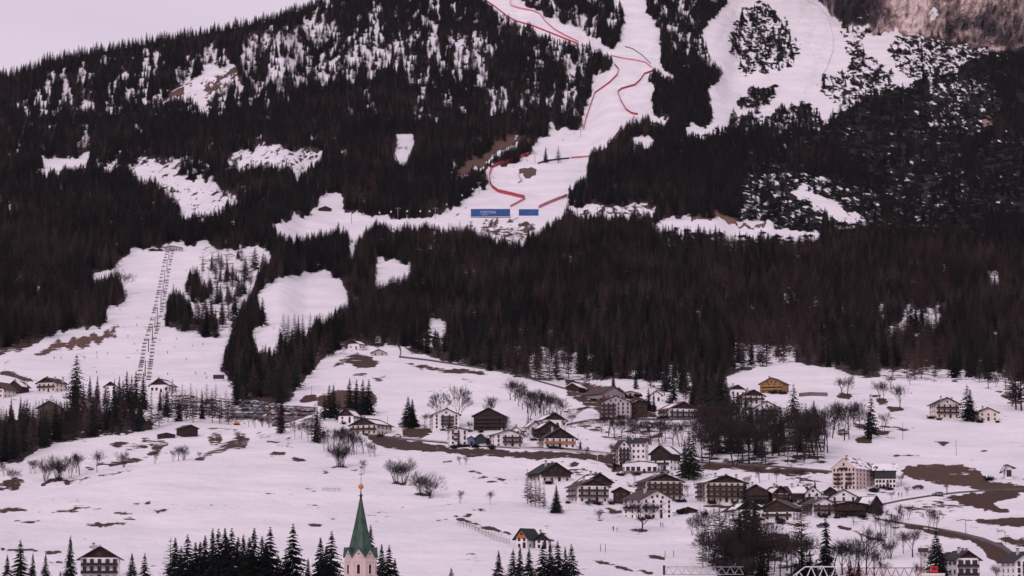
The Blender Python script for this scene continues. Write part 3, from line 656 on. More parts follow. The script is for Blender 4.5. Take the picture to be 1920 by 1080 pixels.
# ------------------------------------------------------------------ the woods
rng = np.random.RandomState(5)
def scatter():
    """rows of tree feet over the visible slopes, thinned by the density map"""
    out = []
    y = -150.0
    while y < 1110:
        D = float(np.interp(y, _Y, _D)); h = 19.5 * F / D; wpx = h * .27
        kx = .92 if y < 420 else .84
        n = int((2020 + 400) / (wpx * kx))
        x = -200 + (np.arange(n) + rng.rand(n)) * wpx * kx
        yy = y + (rng.rand(n) - .5) * wpx * .9
        out.append(np.stack([x, yy, np.full(n, h)], 1))
        y += max(wpx * (.62 if y < 420 else .50), 3.6)
    P = np.concatenate(out, 0)
    x, y, h = P.T
    Hm = 12.5 + 10.5 * rng.rand(len(x)) ** .8 + 3 * (fbm(x / 40, y / 40, 131, 2) - .5)
    Hm *= np.where(y < 240, .92, 1.0)
    Dv = Dist(x, y); hp = Hm * F / Dv
    ok = rng.rand(len(x)) < near(T, x, y)
    ok &= y > RIDGE(x) - 1
    c = CLEAR
    stray = rng.rand(len(x)) < .06
    ok &= ~near(c, x, y)
    lim = np.ones(len(x))
    for f in (.95, .85, .75, .65, .55, .45, .35, .25, .15):
        hit = near(c, x, y - hp * f); lim = np.where(hit, f, lim)
    lim = np.where(stray & (lim > .5), 1, lim)
    ok &= lim > .2
    Hm = Hm * np.where(lim < 1, np.maximum(lim * (1.0 + .25 * rng.rand(len(x))), .2), 1)
    return x[ok], y[ok], Hm[ok], Dv[ok]
tx, ty, th, tD = scatter()
lar = rng.rand(len(tx)) < near(LA, tx, ty)
pos = unproj(tx, ty, tD)
pos[:, 2] -= .2
inview = (tx > -5) & (tx < 1925) & (ty > -5)
size = th * F / tD
def stuff_obj(name, P, sc, rot, wide, keys, label, sources):
    me = bpy.data.meshes.new(name); me.vertices.add(len(P)); me.vertices.foreach_set('co', P.ravel().astype(np.float32))
    for nm, a in (('sc', sc), ('rot', rot), ('wd', wide)):
        q = me.attributes.new(nm, 'FLOAT', 'POINT'); q.data.foreach_set('value', a.astype(np.float32))
    q = me.attributes.new('pick', 'INT', 'POINT'); q.data.foreach_set('value', rng.randint(0, len(keys), len(P)).astype(np.int32))
    o = bpy.data.objects.new(name, me); COL.objects.link(o)
    g = bpy.data.node_groups.new(name, 'GeometryNodeTree')
    g.interface.new_socket('Geometry', in_out='INPUT', socket_type='NodeSocketGeometry'); g.interface.new_socket('Geometry', in_out='OUTPUT', socket_type='NodeSocketGeometry')
    gi = g.nodes.new('NodeGroupInput'); go = g.nodes.new('NodeGroupOutput')
    m2p = g.nodes.new('GeometryNodeMeshToPoints'); g.links.new(gi.outputs[0], m2p.inputs[0])
    iop = g.nodes.new('GeometryNodeInstanceOnPoints'); g.links.new(m2p.outputs[0], iop.inputs['Points'])
    jn = g.nodes.new('GeometryNodeJoinGeometry')
    for objs in reversed(sources):
        j2 = g.nodes.new('GeometryNodeJoinGeometry')
        for ob in objs:
            oi = g.nodes.new('GeometryNodeObjectInfo'); oi.inputs['Object'].default_value = ob
            g.links.new(oi.outputs['Geometry'], j2.inputs[0])
        g2i = g.nodes.new('GeometryNodeGeometryToInstance'); g.links.new(j2.outputs[0], g2i.inputs[0]); g.links.new(g2i.outputs[0], jn.inputs[0])
    g.links.new(jn.outputs[0], iop.inputs['Instance']); iop.inputs['Pick Instance'].default_value = True
    def attr(nm, ty='FLOAT'):
        a = g.nodes.new('GeometryNodeInputNamedAttribute'); a.data_type = ty; a.inputs[0].default_value = nm; return a.outputs[0]
    g.links.new(attr('pick', 'INT'), iop.inputs['Instance Index'])
    cr = g.nodes.new('ShaderNodeCombineXYZ'); g.links.new(attr('rot'), cr.inputs[2]); g.links.new(cr.outputs[0], iop.inputs['Rotation'])
    cs = g.nodes.new('ShaderNodeCombineXYZ'); a1 = attr('sc'); a2 = attr('wd')
    g.links.new(a2, cs.inputs[0]); g.links.new(a2, cs.inputs[1]); g.links.new(a1, cs.inputs[2]); g.links.new(cs.outputs[0], iop.inputs['Scale'])
    g.links.new(iop.outputs[0], go.inputs[0])
    md = o.modifiers.new('stand', 'NODES'); md.node_group = g
    tag(o, label, 'wood', kind='stuff')
    return o
# ------------------------------------------------------------------ buildings
M_WHITE = mat('white_plaster', (.80, .76, .77), var=.09, scale=.35, stretch=(1, 1, .4))
M_CREAM = mat('cream_plaster', (.66, .57, .53), var=.1, scale=.35, stretch=(1, 1, .4))
M_PINK = mat('pink_plaster', (.62, .50, .46), var=.07, scale=.3, stretch=(1, 1, .4))
M_GREYP = mat('grey_plaster', (.42, .38, .40), var=.12, scale=.4)
M_TIMB = mat('dark_timber', (.024, .014, .012), var=.45, scale=1.6, stretch=(5, 5, .5))
M_TIMB2 = mat('brown_timber', (.032, .018, .0145), var=.4, scale=1.6, stretch=(5, 5, .5))
M_ORANGE = mat('honey_timber', (.36, .155, .055), var=.25, scale=1.4, stretch=(4, 4, .6))
M_YELL = mat('yellow_timber', (.30, .165, .065), var=.25, scale=1.4, stretch=(4, 4, .6))
M_ROOF = mat('dark_roof', (.026, .022, .026), var=.4, scale=1.2, stretch=(.6, 3, 1))
M_ROOFB = mat('brown_roof', (.062, .042, .040), var=.4, scale=1.2, stretch=(.6, 3, 1))
M_ROOFR = mat('reddish_roof', (.135, .060, .058), var=.3, scale=1.2, stretch=(.6, 3, 1))
M_ROOFG = mat('green_black_roof', (.016, .022, .019), var=.4, scale=1.2, stretch=(.6, 3, 1))
M_SNOWR = mat('patchy_snow_roof', (.10, .075, .075), col2=(.80, .77, .79), thr=.455, scale=.6, stretch=(1.0, .35, .6))
M_SNOWF = mat('roof_snow', (.80, .77, .785), var=.05, scale=.6)
M_GLASS = mat('window_glass', (.018, .017, .022), rough=.25, var=.3, scale=1, spec=.5)
M_SHUT = mat('brown_window_frame', (.070, .040, .034), var=.2, scale=2)
M_WFR = mat('pale_window_frame', (.5, .46, .46), var=.1, scale=2)
M_STONE = mat('rubble_stone', (.16, .125, .12), var=.4, scale=1.8)
M_GREENW = mat('dark_green_boards', (.022, .035, .032), var=.3, scale=1.2, stretch=(4, 4, .5))
M_CONC = mat('grey_concrete', (.30, .27, .28), var=.15, scale=.5)
random.seed(8)
class MB:
    def __init__(s): s.v = []; s.f = []; s.m = []
    def add(s, V, Fs, mi=0):
        b = len(s.v); s.v += [tuple(v) for v in V]; s.f += [tuple(i + b for i in f) for f in Fs]; s.m += [mi] * len(Fs)
    def box(s, x0, x1, y0, y1, z0, z1, mi=0, M=None):
        V = [(x, y, z) for z in (z0, z1) for (x, y) in ((x0, y0), (x1, y0), (x1, y1), (x0, y1))]
        if M is not None: V = [tuple(M @ Vector(v)) for v in V]
        s.add(V, [(0, 3, 2, 1), (4, 5, 6, 7), (0, 1, 5, 4), (1, 2, 6, 5), (2, 3, 7, 6), (3, 0, 4, 7)], mi)
    def prism(s, poly, y0, y1, mi=0):       # outline in x,z swept along y
        n = len(poly); V = [(x, y0, z) for x, z in poly] + [(x, y1, z) for x, z in poly]
        s.add(V, [tuple(range(n)), tuple(range(2 * n - 1, n - 1, -1))] + [(i, i + n, (i + 1) % n + n, (i + 1) % n) for i in range(n)], mi)
    def tube(s, p, q, r, r2=None, k=6, mi=0):
        r2 = r if r2 is None else r2
        p = Vector(p); q = Vector(q); d = (q - p).normalized(); a = d.orthogonal().normalized(); b = d.cross(a)
        V = [tuple(p + (a * math.cos(2 * PI * i / k) + b * math.sin(2 * PI * i / k)) * r) for i in range(k)] + [tuple(q + (a * math.cos(2 * PI * i / k) + b * math.sin(2 * PI * i / k)) * r2) for i in range(k)]
        s.add(V, [(i, (i + 1) % k, (i + 1) % k + k, i + k) for i in range(k)] + [tuple(range(k - 1, -1, -1)), tuple(range(k, 2 * k))], mi)
    def lathe(s, prof, k=16, mi=0, cx=0, cy=0, rot=0):
        V = []; 
        for r, z in prof: V += [(cx + r * math.cos(rot + 2 * PI * i / k), cy + r * math.sin(rot + 2 * PI * i / k), z) for i in range(k)]
        Fs = [(j * k + i, j * k + (i + 1) % k, (j + 1) * k + (i + 1) % k, (j + 1) * k + i) for j in range(len(prof) - 1) for i in range(k)]
        Fs += [tuple(range(k - 1, -1, -1)), tuple(range((len(prof) - 1) * k, len(prof) * k))]
        s.add(V, Fs, mi)
    def mesh(s, name, mats):
        me = bpy.data.meshes.new(name); me.from_pydata(s.v, [], s.f)
        for m in (mats if isinstance(mats, (list, tuple)) else [mats]): me.materials.append(m)
        me.polygons.foreach_set('material_index', s.m)
        bm = bmesh.new(); bm.from_mesh(me); bmesh.ops.recalc_face_normals(bm, faces=bm.faces); bm.to_mesh(me); bm.free()
        return me
    def build(s, name, mats, parent=None):
        o = bpy.data.objects.new(name, s.mesh(name, mats)); COL.objects.link(o)
        if parent: o.parent = parent
        return o
_WM = {}
def window_mesh(w_, h_, fr):
    k = (round(w_, 1), round(h_, 1), fr.name)
    if k not in _WM:
        b = MB(); b.box(-w_ / 2, w_ / 2, -.09, .05, 0, h_, 0); b.box(-w_ / 2 + .12, w_ / 2 - .12, -.115, -.085, .12, h_ - .12, 1)
        b.box(-.03, .03, -.14, -.11, .12, h_ - .12, 0)
        _WM[k] = b.mesh('window', [fr, M_GLASS])
    return _WM[k]
BUILT = []
def house(name, label, cat, xl, xr, yb, ye, yp, depth=11, rot=14, floors=3, wall=M_WHITE, clad=0, cladm=M_TIMB, balc=(), span=(0.02, .98), roof=M_ROOF,
          snow=None, cols=None, chim=1, over=1.1, ridge='front', group=None, winh=1.2, winw=.95, fr=M_SHUT, door=True, base=None, Dover=None, balm=M_TIMB2, peak=.5, sidewin=True, hide=0, loft=True):
    if snow is None: snow = 1 if random.random() < .38 else 0
    rr = R(rot); s_, c_ = abs(math.sin(rr)), math.cos(rr)
    cx = (xl + xr) / 2; D = float(Dist(cx, yb)) if Dover is None else Dover; k = F / D
    Wt = (xr - xl) / k
    depth = min(depth, Wt * .9 / max(s_, .05)) if s_ > .05 else depth
    W = max(3, (Wt - depth * s_) / c_)
    # the front corner nearest the camera
    if rot >= 0: fx = xl + (depth * s_ + W * c_ / 2) * k
    else: fx = xl + (W * c_ / 2) * k
    o = empty(name, at(fx, yb, D), rr); tag(o, label, cat, group)
    He = (yb - ye) / k; Hp = (yb - yp) / k; Hp = max(Hp, He + 1)
    px = W * (peak - .5)
    b = MB()
    if ridge == 'front': b.prism([(-W / 2, -4), (W / 2, -4), (W / 2, He), (px, Hp - .15), (-W / 2, He)], 0, depth)
    else:
        V = [(-W / 2, 0), (W / 2, 0)]
        m_ = MB(); m_.prism([(0, -4), (depth, -4), (depth, He), (depth / 2, Hp - .15), (0, He)], -W / 2, W / 2)
        b.add([(y, x, z) for x, y, z in m_.v], m_.f)
    b.build('wall', wall, o)
    fh = He / floors
    if base:
        bb = MB(); bb.box(-W / 2 - .08, W / 2 + .08, -.08, depth + .08, -4, min(1.1, fh * .5)); bb.build('stone_base', base, o)
    if clad:
        z0 = He - fh * (clad - 1) if clad >= 1 else He + .2
        z0 = max(z0, .3)
        bb = MB()
        if ridge == 'front':
            tl = Hp - .18
            if z0 < He: bb.prism([(-W / 2 - .07, z0), (W / 2 + .07, z0), (W / 2 + .07, He - .02), (px, tl), (-W / 2 - .07, He - .02)], -.07, depth + .07)
            else:
                f = (z0 - He) / (Hp - He); bb.prism([(-W / 2 * (1 - f) + px * f, z0), (W / 2 * (1 - f) + px * f, z0), (px, tl)], -.07, .0)
        else: bb.box(-W / 2 - .07, W / 2 + .07, -.07, depth + .07, z0, He)
        bb.build('timber_cladding', cladm, o)
    # roof
    rf = MB(); th_ = .28; sn = MB()
    if ridge == 'front':
        sl_l = (Hp - He) / (px + W / 2); sl_r = (Hp - He) / (W / 2 - px)
        for sg, sl in ((-1, sl_l), (1, sl_r)):
            xe = sg * (W / 2 + over); ze = He - sl * over
            rf.prism([(px, Hp), (px, Hp + th_), (xe, ze + th_), (xe, ze)], -over, depth + over)
            if snow and (snow != 1 or sg == (-1 if rot >= 0 else 1)):
                t0, t1 = (.12, .96) if snow >= 2 else (.30, .85)
                xa = px + (xe - px) * t0; za = Hp + (ze - Hp) * t0; xb = px + (xe - px) * t1; zb = Hp + (ze - Hp) * t1
                sn.prism([(xa, za + th_ - .02), (xa, za + th_ + .22), (xb, zb + th_ + .24), (xb, zb + th_ - .02)], -over + .6 + random.random() * 2, depth * (.6 + .3 * random.random()))
    else:
        hl = depth / 2; sl = (Hp - He) / hl; m_ = MB(); q = MB()
        for sg in (-1, 1):
            ye_ = hl + sg * (hl + over); ze = He - sl * over
            m_.prism([(hl, Hp), (hl, Hp + th_), (ye_, ze + th_), (ye_, ze)], -W / 2 - over, W / 2 + over)
            if snow and sg == -1:
                t0, t1 = .1, .93
                xa = hl + (ye_ - hl) * t0; za = Hp + (ze - Hp) * t0; xb = hl + (ye_ - hl) * t1; zb = Hp + (ze - Hp) * t1
                q.prism([(xa, za + th_ - .02), (xa, za + th_ + .2), (xb, zb + th_ + .22), (xb, zb + th_ - .02)], -W / 2 * (.5 + .4 * random.random()), W / 2 * (.5 + .4 * random.random()))
        rf.add([(y, x, z) for x, y, z in m_.v], m_.f)
        if q.v: sn.add([(y, x, z) for x, y, z in q.v], q.f)
    ro = rf.build('roof', roof, o)
    if sn.v: sn.build('snow_patch', M_SNOWF, ro)
    for i in range(chim):
        c = MB(); cx_ = (px + W * (-.18 + .3 * i)) if ridge == 'front' else W * (-.25 + .4 * i); cy_ = depth * (.35 + .2 * i)
        zt = Hp + (.9 if i == 0 else .6); c.box(cx_ - .4, cx_ + .4, cy_ - .4, cy_ + .4, He, zt); c.box(cx_ - .55, cx_ + .55, cy_ - .55, cy_ + .55, zt + .25, zt + .4, 1); c.box(cx_ - .3, cx_ + .3, cy_ - .3, cy_ + .3, zt, zt + .25, 1)
        c.build('chimney', [M_GREYP, M_ROOF], ro)
    # openings
    n = cols or max(2, int(W / 3.1))
    def put(nm, me, x, y, z, rz=0):
        q = bpy.data.objects.new(nm, me); COL.objects.link(q); q.parent = o; q.location = (x, y, z); q.rotation_euler = (0, 0, rz)
    for fl in range(floors):
        z = fl * fh + (fh - winh) * .45
        tall = fl in balc
        hh = min(fh * .8, 2.0) if tall else winh
        zz = fl * fh + .25 if tall else z
        me = window_mesh(winw, hh, fr)
        for i in range(n):
            x = -W / 2 + W * (i + .5) / n + (.15 if (i * 7 + fl * 3) % 3 == 0 else 0)
            if fl == 0 and door and i == n // 2:
                if 'door' not in _WM:
                    d = MB(); d.box(-.6, .6, -.10, .05, 0, 2.1, 0); d.box(-.45, .45, -.13, -.1, .1, 1.9, 1); _WM['door'] = d.mesh('door', [M_SHUT, M_TIMB])
                put('door', _WM['door'], x, -.0, 0.02); continue
            put('window', me, x, -.06 if clad else 0, zz)
        if sidewin and s_ > .12:
            me = window_mesh(winw, winh, fr); m2 = max(2, int(depth / 3.6)); sg = -1 if rot > 0 else 1
            for i in range(m2): put('window', me, sg * (W / 2 + (.06 if clad else 0)), depth * (i + .5) / m2, z, -PI / 2 if rot > 0 else PI / 2)
    if loft and ridge == 'front' and Hp - He > 2.6: 
        put('window', window_mesh(winw, min(1.2, (Hp - He) * .3), fr), px, -.07, He + (Hp - He) * .18)
        if W > 14:
            for sg in (-1, 1): put('window', window_mesh(winw, 1.0, fr), px + sg * W * .17, -.07, He + .2)
    for fl in balc:
        z = fl * fh - .12; a, c = span; xa = -W / 2 + W * a; xb = -W / 2 + W * c; dp = 1.25
        bb = MB(); bb.box(xa, xb, -dp, -.12, z, z + .16); bb.box(xa, xb, -dp, -dp + .07, z + .25, z + 1.05)
        for sx in (xa, xb - .07): bb.box(sx, sx + .07, -dp, -.12, z + .2, z + 1.05)
        nb = max(2, int((xb - xa) / 3))
        for i in range(nb + 1):
            x = xa + .05 + (xb - xa - .2) * i / nb; bb.box(x, x + .1, -dp + .02, -dp + .12, z + .16, z + min(fh, 2.6))
        bb.build('balcony', balm, o)
        if s_ > .2 and rot > 0 and a < .05:
            bb = MB(); bb.box(-W / 2 - dp, -W / 2 - .12, -.1, depth * .85, z, z + .16); bb.box(-W / 2 - dp, -W / 2 - dp + .07, -.1, depth * .85, z + .25, z + 1.05); bb.build('balcony', balm, o)
    BUILT.append((label, cx, yb, o))
    return o
H = house
# the row along the road, left to right
H('hotel', 'white four storey gabled hotel with dark middle balconies, left of the dark timber one', 'hotel', 804, 861, 804, 777, 766, 13, 10, 4, span=(.30, .78), balc=(1, 2, 3), cols=4, chim=2)
H('timber_hotel', 'big dark brown timber building with wide gable beside the white four storey hotel', 'hotel', 888, 950, 807, 779, 765, 14, -6, 4, wall=M_TIMB, balc=(1, 2, 3), roof=M_ROOF, cols=7, winw=.9, fr=M_TIMB2, chim=0)
H('small_house', 'small white flat fronted house below the white four storey hotel, brown wooden middle bay', 'house', 838, 877, 835, 806, 803, 9, 8, 3, roof=M_ROOF, balc=(1, 2), span=(.24, .52), cols=3, chim=0)
H('apartment_house', 'white apartment house with dark balconies below the dark timber hotel', 'house', 917, 981, 838, 815, 806, 10, 16, 3, balc=(1, 2), span=(.28, .95), chim=1)
H('shed', 'little blue fronted garage shed between two white houses by the road', 'shed', 877, 890, 836, 822, 818, 5, 0, 1, wall=mat('blue_boards', (.12, .17, .26), var=.2), chim=0, cols=1, roof=M_ROOF, over=.5, loft=False)
H('shed', 'dark lean-to shed with snowy edge left of the white apartment house', 'shed', 890, 918, 837, 822, 814, 8, -12, 1, wall=M_GREENW, roof=M_ROOFG, snow=1, chim=0, cols=2, over=.7, loft=False)
H('house', 'white house with snow on its roof just right of the dark timber hotel', 'house', 960, 984, 822, 806, 800, 9, -14, 2, snow=2, chim=1)
H('house', 'narrow white house with snowy roof between the dark timber hotel and the orange ended chalet', 'house', 984, 1012, 818, 798, 790, 10, 14, 2, snow=2, chim=1)
H('chalet', 'white chalet under a dark gable, topmost of the three stacked roofs', 'chalet', 1004, 1062, 800, 788, 774, 12, 18, 1, clad=.5, chim=2, cols=4)
H('chalet', 'dark timber chalet in the middle of the three stacked roofs', 'chalet', 1000, 1050, 822, 803, 790, 12, 16, 2, wall=M_TIMB, clad=0, chim=2, balm=M_TIMB2, balc=(1,))
H('chalet', 'white and timber chalet with orange wooden ends, lowest of the three stacked roofs', 'chalet', 1010, 1080, 840, 822, 803, 12, 12, 2, clad=1, chim=1, balc=(1,), balm=M_ORANGE)
H('chalet', 'wide low chalet with snow on its long roof at the left end of the road', 'chalet', 656, 733, 815, 797, 784, 16, -26, 2, wall=M_CREAM, clad=1, cladm=M_TIMB2, snow=1, balc=(1,), chim=1)
H('chalet', 'small white chalet with dark snow streaked roof under the dark spruce clump', 'chalet', 634, 676, 793, 780, 766, 12, -18, 2, snow=1, clad=1, chim=0)
# around the white hotel with the bay
H('hotel', 'white four storey hotel with corner gable and dark balconies above its long annex', 'hotel', 1176, 1218, 872, 830, 821, 10, -12, 4, cols=4, roof=M_ROOF, balc=(), ridge='side', chim=2, over=.8)
H('hotel_wing', 'narrow white gabled wing with dark balconies on the left of the white hotel', 'hotel wing', 1151, 1181, 872, 838, 825, 9, 14, 4, balc=(1, 2, 3), cols=3, span=(.02, .98), chim=0, over=.7)
H('annex', 'long flat roofed white annex with a row of square windows below the white hotel', 'annex', 1168, 1233, 888, 869, 866.5, 6, 8, 1, cols=6, winw=1.7, winh=1.9, roof=M_ROOFB, chim=0, over=.3, base=M_STONE, loft=False)
H('barn', 'dark timber barn house with snow streaks on its roof right of the white hotel', 'house', 1221, 1278, 882, 850, 836, 12, -28, 3, wall=M_WHITE, clad=2.3, snow=2, chim=1, balc=(1,))
H('apartment_block', 'white block with dark roof and brown balconies above the road bend', 'house', 1128, 1190, 784, 754, 742, 14, -10, 4, wall=M_GREYP, balc=(1, 2, 3), span=(.0, .5), chim=2, cols=6)
H('apartment_block', 'dark brown block wing joined to the white balconied block above the road bend', 'house', 1184, 1214, 783, 757, 751, 12, 0, 3, wall=M_TIMB2, chim=0, snow=1, cols=3)
H('chalet', 'white chalet with reddish roof slope and long brown balconies right of the brown block', 'chalet', 1236, 1308, 783, 767, 753, 14, 22, 2, roof=M_ROOFR, balc=(0, 1), clad=.5, chim=1)
# lower quarter
H('chalet', 'big dark chalet with white ground floor, standing alone at the left of the lower quarter', 'chalet', 991, 1070, 903, 886, 868, 14, 22, 2, wall=M_WHITE, clad=1.5, roof=M_ROOFG, balc=(1,), chim=2)
H('chalet', 'dark timber chalet behind the white balconied one, lower left quarter', 'chalet', 1080, 1147, 922, 903, 888, 14, 20, 3, clad=2, roof=M_ROOF, chim=3, balc=(2,))
H('chalet', 'white chalet with two long brown balconies in front of a dark timber one', 'chalet', 1065, 1141, 942, 912, 899, 13, 18, 3, roof=M_ROOFB, balc=(1, 2), chim=2, clad=.5)
H('barn', 'small dark barn with snow on its roof between two white chalets', 'barn', 1150, 1184, 945, 921, 914, 9, -10, 2, wall=M_TIMB, snow=2, chim=0)
H('chalet', 'large chalet with three rows of brown balconies behind the big bare tree', 'chalet', 1196, 1281, 937, 903, 889, 14, 14, 4, wall=M_CREAM, balc=(1, 2, 3), roof=M_ROOFB, clad=.5, chim=3, cols=6)
H('house', 'white house with small windows and dark timber side behind the wide bare tree', 'house', 1170, 1262, 972, 936, 920, 14, 30, 4, balc=(2,), span=(.0, .5), roof=M_ROOFB, chim=1, cols=4)
H('apartment_house', 'broad chalet with four rows of dark balconies between snowy lawns', 'house', 1310, 1401, 942, 906, 892, 13, 12, 4, wall=M_CREAM, balc=(1, 2, 3), roof=M_ROOF, clad=.5, chim=3, cols=7)
H('chalet', 'dark chalet with snowless roof right of the broad four balcony chalet', 'chalet', 1395, 1450, 944, 922, 909, 12, -10, 3, wall=M_TIMB2, balc=(1, 2), chim=1, cols=5)
H('chalet', 'low chalet with white wall half hidden by the brown tree clump', 'chalet', 1362, 1432, 974, 957, 940, 13, 14, 1, roof=M_ROOFG, clad=.5, chim=1)
H('chalet', 'dark roofed chalet at the left of the crowded lower right quarter', 'chalet', 1436, 1478, 943, 925, 912, 12, 14, 3, wall=M_CREAM, balc=(1, 2), chim=2, clad=1)
H('chalet', 'middle chalet of the crowded lower right quarter, long dark roof', 'chalet', 1472, 1518, 942, 925, 912, 12, 10, 3, wall=M_CREAM, balc=(1, 2), ridge='side', chim=3, clad=1)
H('chalet', 'white arched gable chalet with round top left of the pink hotel forecourt', 'chalet', 1510, 1546, 942, 925, 912, 11, -8, 3, balc=(1,), clad=0, chim=1)
H('chalet', 'brown roofed timber house with white right wall, lowest of the crowded quarter', 'chalet', 1430, 1508, 976, 952, 938, 13, -22, 3, wall=M_WHITE, clad=2, cladm=M_TIMB2, roof=M_ROOFB, balc=(1,), chim=1)
H('chalet', 'white chalet with brown roof and flower balconies right of the lowest brown roofed house', 'chalet', 1510, 1566, 967, 944, 934, 12, 14, 3, roof=M_ROOFB, balc=(1, 2), chim=1)
H('chalet', 'white chalet with broad greenish black roof just below the pink hotel', 'chalet', 1556, 1616, 950, 932, 918, 12, -8, 3, roof=M_ROOFG, chim=1, balc=(1,))
H('chalet', 'long dark balconied wing below the greenish black roof', 'chalet wing', 1566, 1624, 968, 946, 942, 10, 0, 2, wall=M_TIMB2, roof=M_ROOF, chim=0, balc=(1,), loft=False)
H('garage', 'low building with a snow covered pitched roof right of the greenish black roofed chalet', 'garage', 1610, 1650, 963, 942, 931, 12, 26, 2, wall=M_TIMB2, snow=2, chim=0)
# the pink hotel: a gabled front block and its dark green rear block
ph = H('pink_hotel', 'large pale pink hotel with rows of small dark balconies and a patchy snow roof', 'hotel', 1562, 1654, 918, 877, 858, 24, -29, 5, wall=M_PINK, roof=M_SNOWR, cols=6, winw=.8, winh=1.2, chim=1, over=.7, balc=())
H('hotel_wing', 'dark green clad rear wing with white ground floor and snowy roof behind the pink hotel', 'hotel wing', 1641, 1687, 915, 881, 869, 16, -6, 4, wall=M_WHITE, clad=3.0, cladm=M_GREENW, roof=M_SNOWR, snow=2, ridge='side', chim=0, cols=6)
H('garage', 'low dark garage with snow edge between the white house and the broad balconied chalet', 'garage', 1275, 1304, 962, 956, 953, 6, 0, 1, wall=M_TIMB, chim=0, cols=3, snow=1, loft=False)
H('barn', 'small dark barn behind the crowded lower right quarter', 'barn', 1548, 1566, 930, 920, 914, 7, 0, 1, wall=M_TIMB, chim=0, cols=2, loft=False)
H('chalet', 'small timber chalet tucked below the low chalet of the lower quarter', 'chalet', 1400, 1440, 968, 953, 944, 10, -14, 2, wall=M_TIMB2, chim=1, balc=(1,))
# right slope
H('chalet', 'four storey cream chalet with dark balconies beside the dark pine on the right slope', 'chalet', 1749, 1799, 784, 757, 746, 12, 8, 3, wall=M_CREAM, balc=(1, 2), balm=M_TIMB, roof=M_ROOF, chim=3, over=1.4)
H('house', 'low white house with hipped dark roof right of the dark pine on the right slope', 'house', 1830, 1872, 789, 773, 765, 10, 8, 2, wall=M_CREAM, chim=2)
H('shrine', 'tiny white hut with a slanted dark plank roof alone on the right snowfield', 'hut', 1885, 1898, 898, 876, 873, 4, 0, 1, chim=0, over=1.6, cols=1, winh=3.0, winw=2.2, door=False, loft=False, peak=.2, roof=M_ROOFB)
H('chalet', 'yellow timber chalet on the meadow above the bare tree thicket', 'chalet', 1426, 1482, 737, 719, 708, 12, -22, 3, wall=M_YELL, cladm=M_YELL, roof=M_ROOFB, balc=(1, 2), balm=M_YELL, chim=1)
H('chalet', 'small dark roofed chalet, leftmost below the right meadow', 'chalet', 1361, 1398, 742, 731, 722, 11, 12, 1, chim=1, clad=.5)
H('chalet', 'dark chalet with white window strip left of and below the yellow chalet', 'chalet', 1384, 1434, 757, 742, 731, 12, 12, 2, wall=M_CREAM, clad=1, balc=(1,), chim=1)
H('chalet', 'white balconied chalet below the yellow chalet behind a dark spruce', 'chalet', 1406, 1462, 788, 765, 752, 12, 10, 3, balc=(1, 2), chim=1)
H('cabin', 'small reddish brown cabin at the wood edge left of the right meadow', 'cabin', 1306, 1328, 730, 717, 709, 7, 14, 1, wall=mat('red_brown_boards', (.13, .045, .035), var=.3), chim=0, snow=1)
H('cabin', 'little white house with snow covered roof in front of the building site', 'house', 1216, 1240, 752, 740, 733, 8, 8, 1, snow=2, chim=0)
# top of the knoll
H('farmhouse', 'dark timber farmhouse with white front beside the hill road and dark spruces', 'farmhouse', 773, 832, 649, 634, 624, 13, -30, 2, wall=M_WHITE, clad=1.2, snow=1, balc=(1,), chim=2, cladm=M_TIMB)
H('farmhouse', 'small white farmhouse with red brown balcony on the knoll top', 'farmhouse', 652, 684, 655, 645, 638, 10, -24, 1, clad=.5, snow=1, chim=1)
H('hut', 'tiny dark hut at the wood edge on the left of the knoll top', 'hut', 617, 640, 655, 648, 643, 7, 0, 1, wall=M_TIMB, chim=0, snow=1)
H('hut', 'small grey transformer hut with snow cap beside the hill road', 'hut', 702, 714, 643, 633, 629, 4, 0, 1, wall=M_GREYP, chim=0, snow=2, over=.3, cols=1, door=False)
H('shed', 'low pale shed with snow covered roof below the transformer hut', 'shed', 697, 723, 667, 661, 655, 6, 0, 1, wall=M_GREYP, chim=0, snow=2, cols=2, door=False)
# left
H('barn', 'dark wooden hay barn standing alone on the left hillside crest', 'barn', 328, 370, 819, 803, 797, 9, 30, 1, wall=M_TIMB, chim=0, cols=2, over=.8, sidewin=False, loft=False)
H('lean_to', 'low flat dark lean-to left of the wooden hay barn', 'shed', 293, 328, 822, 815.5, 813, 5, 10, 1, wall=M_TIMB, chim=0, cols=2, over=.3, winh=.7, door=False, loft=False)
H('chalet', 'white and brown chalet left of the tall dark spruce below the ski slope', 'chalet', 68, 121, 735, 718, 708, 13, -24, 2, clad=.5, balc=(1,), chim=3, wall=M_CREAM)
H('chalet', 'brown roofed chalet at the left edge of the picture', 'chalet', -22, 22, 746, 729, 716, 14, -20, 2, wall=M_CREAM, clad=1, chim=1, roof=M_ROOFB)
H('house', 'low house with snow streaked roof behind the brown roofed chalet at the left edge', 'house', 14, 50, 738, 724, 714, 10, -20, 2, wall=M_TIMB2, snow=2, chim=3)
H('house', 'small white house between two dark spruces below the ski slope', 'house', 196, 218, 738, 724, 716, 8, 0, 2, wall=M_WHITE, clad=.5, chim=0)
H('house', 'white gabled inn with arched windows at the foot of the chairlift', 'inn', 280, 326, 736, 722, 710, 14, -14, 1, wall=M_WHITE, clad=.5, chim=1, cols=4, winw=1.5, winh=1.8)
H('building', 'pale barn like building half hidden in the wood at the left', 'building', 70, 113, 800, 764, 752, 12, 0, 2, wall=mat('weathered_boards', (.10, .085, .075), var=.25), roof=M_ROOFB, chim=1)
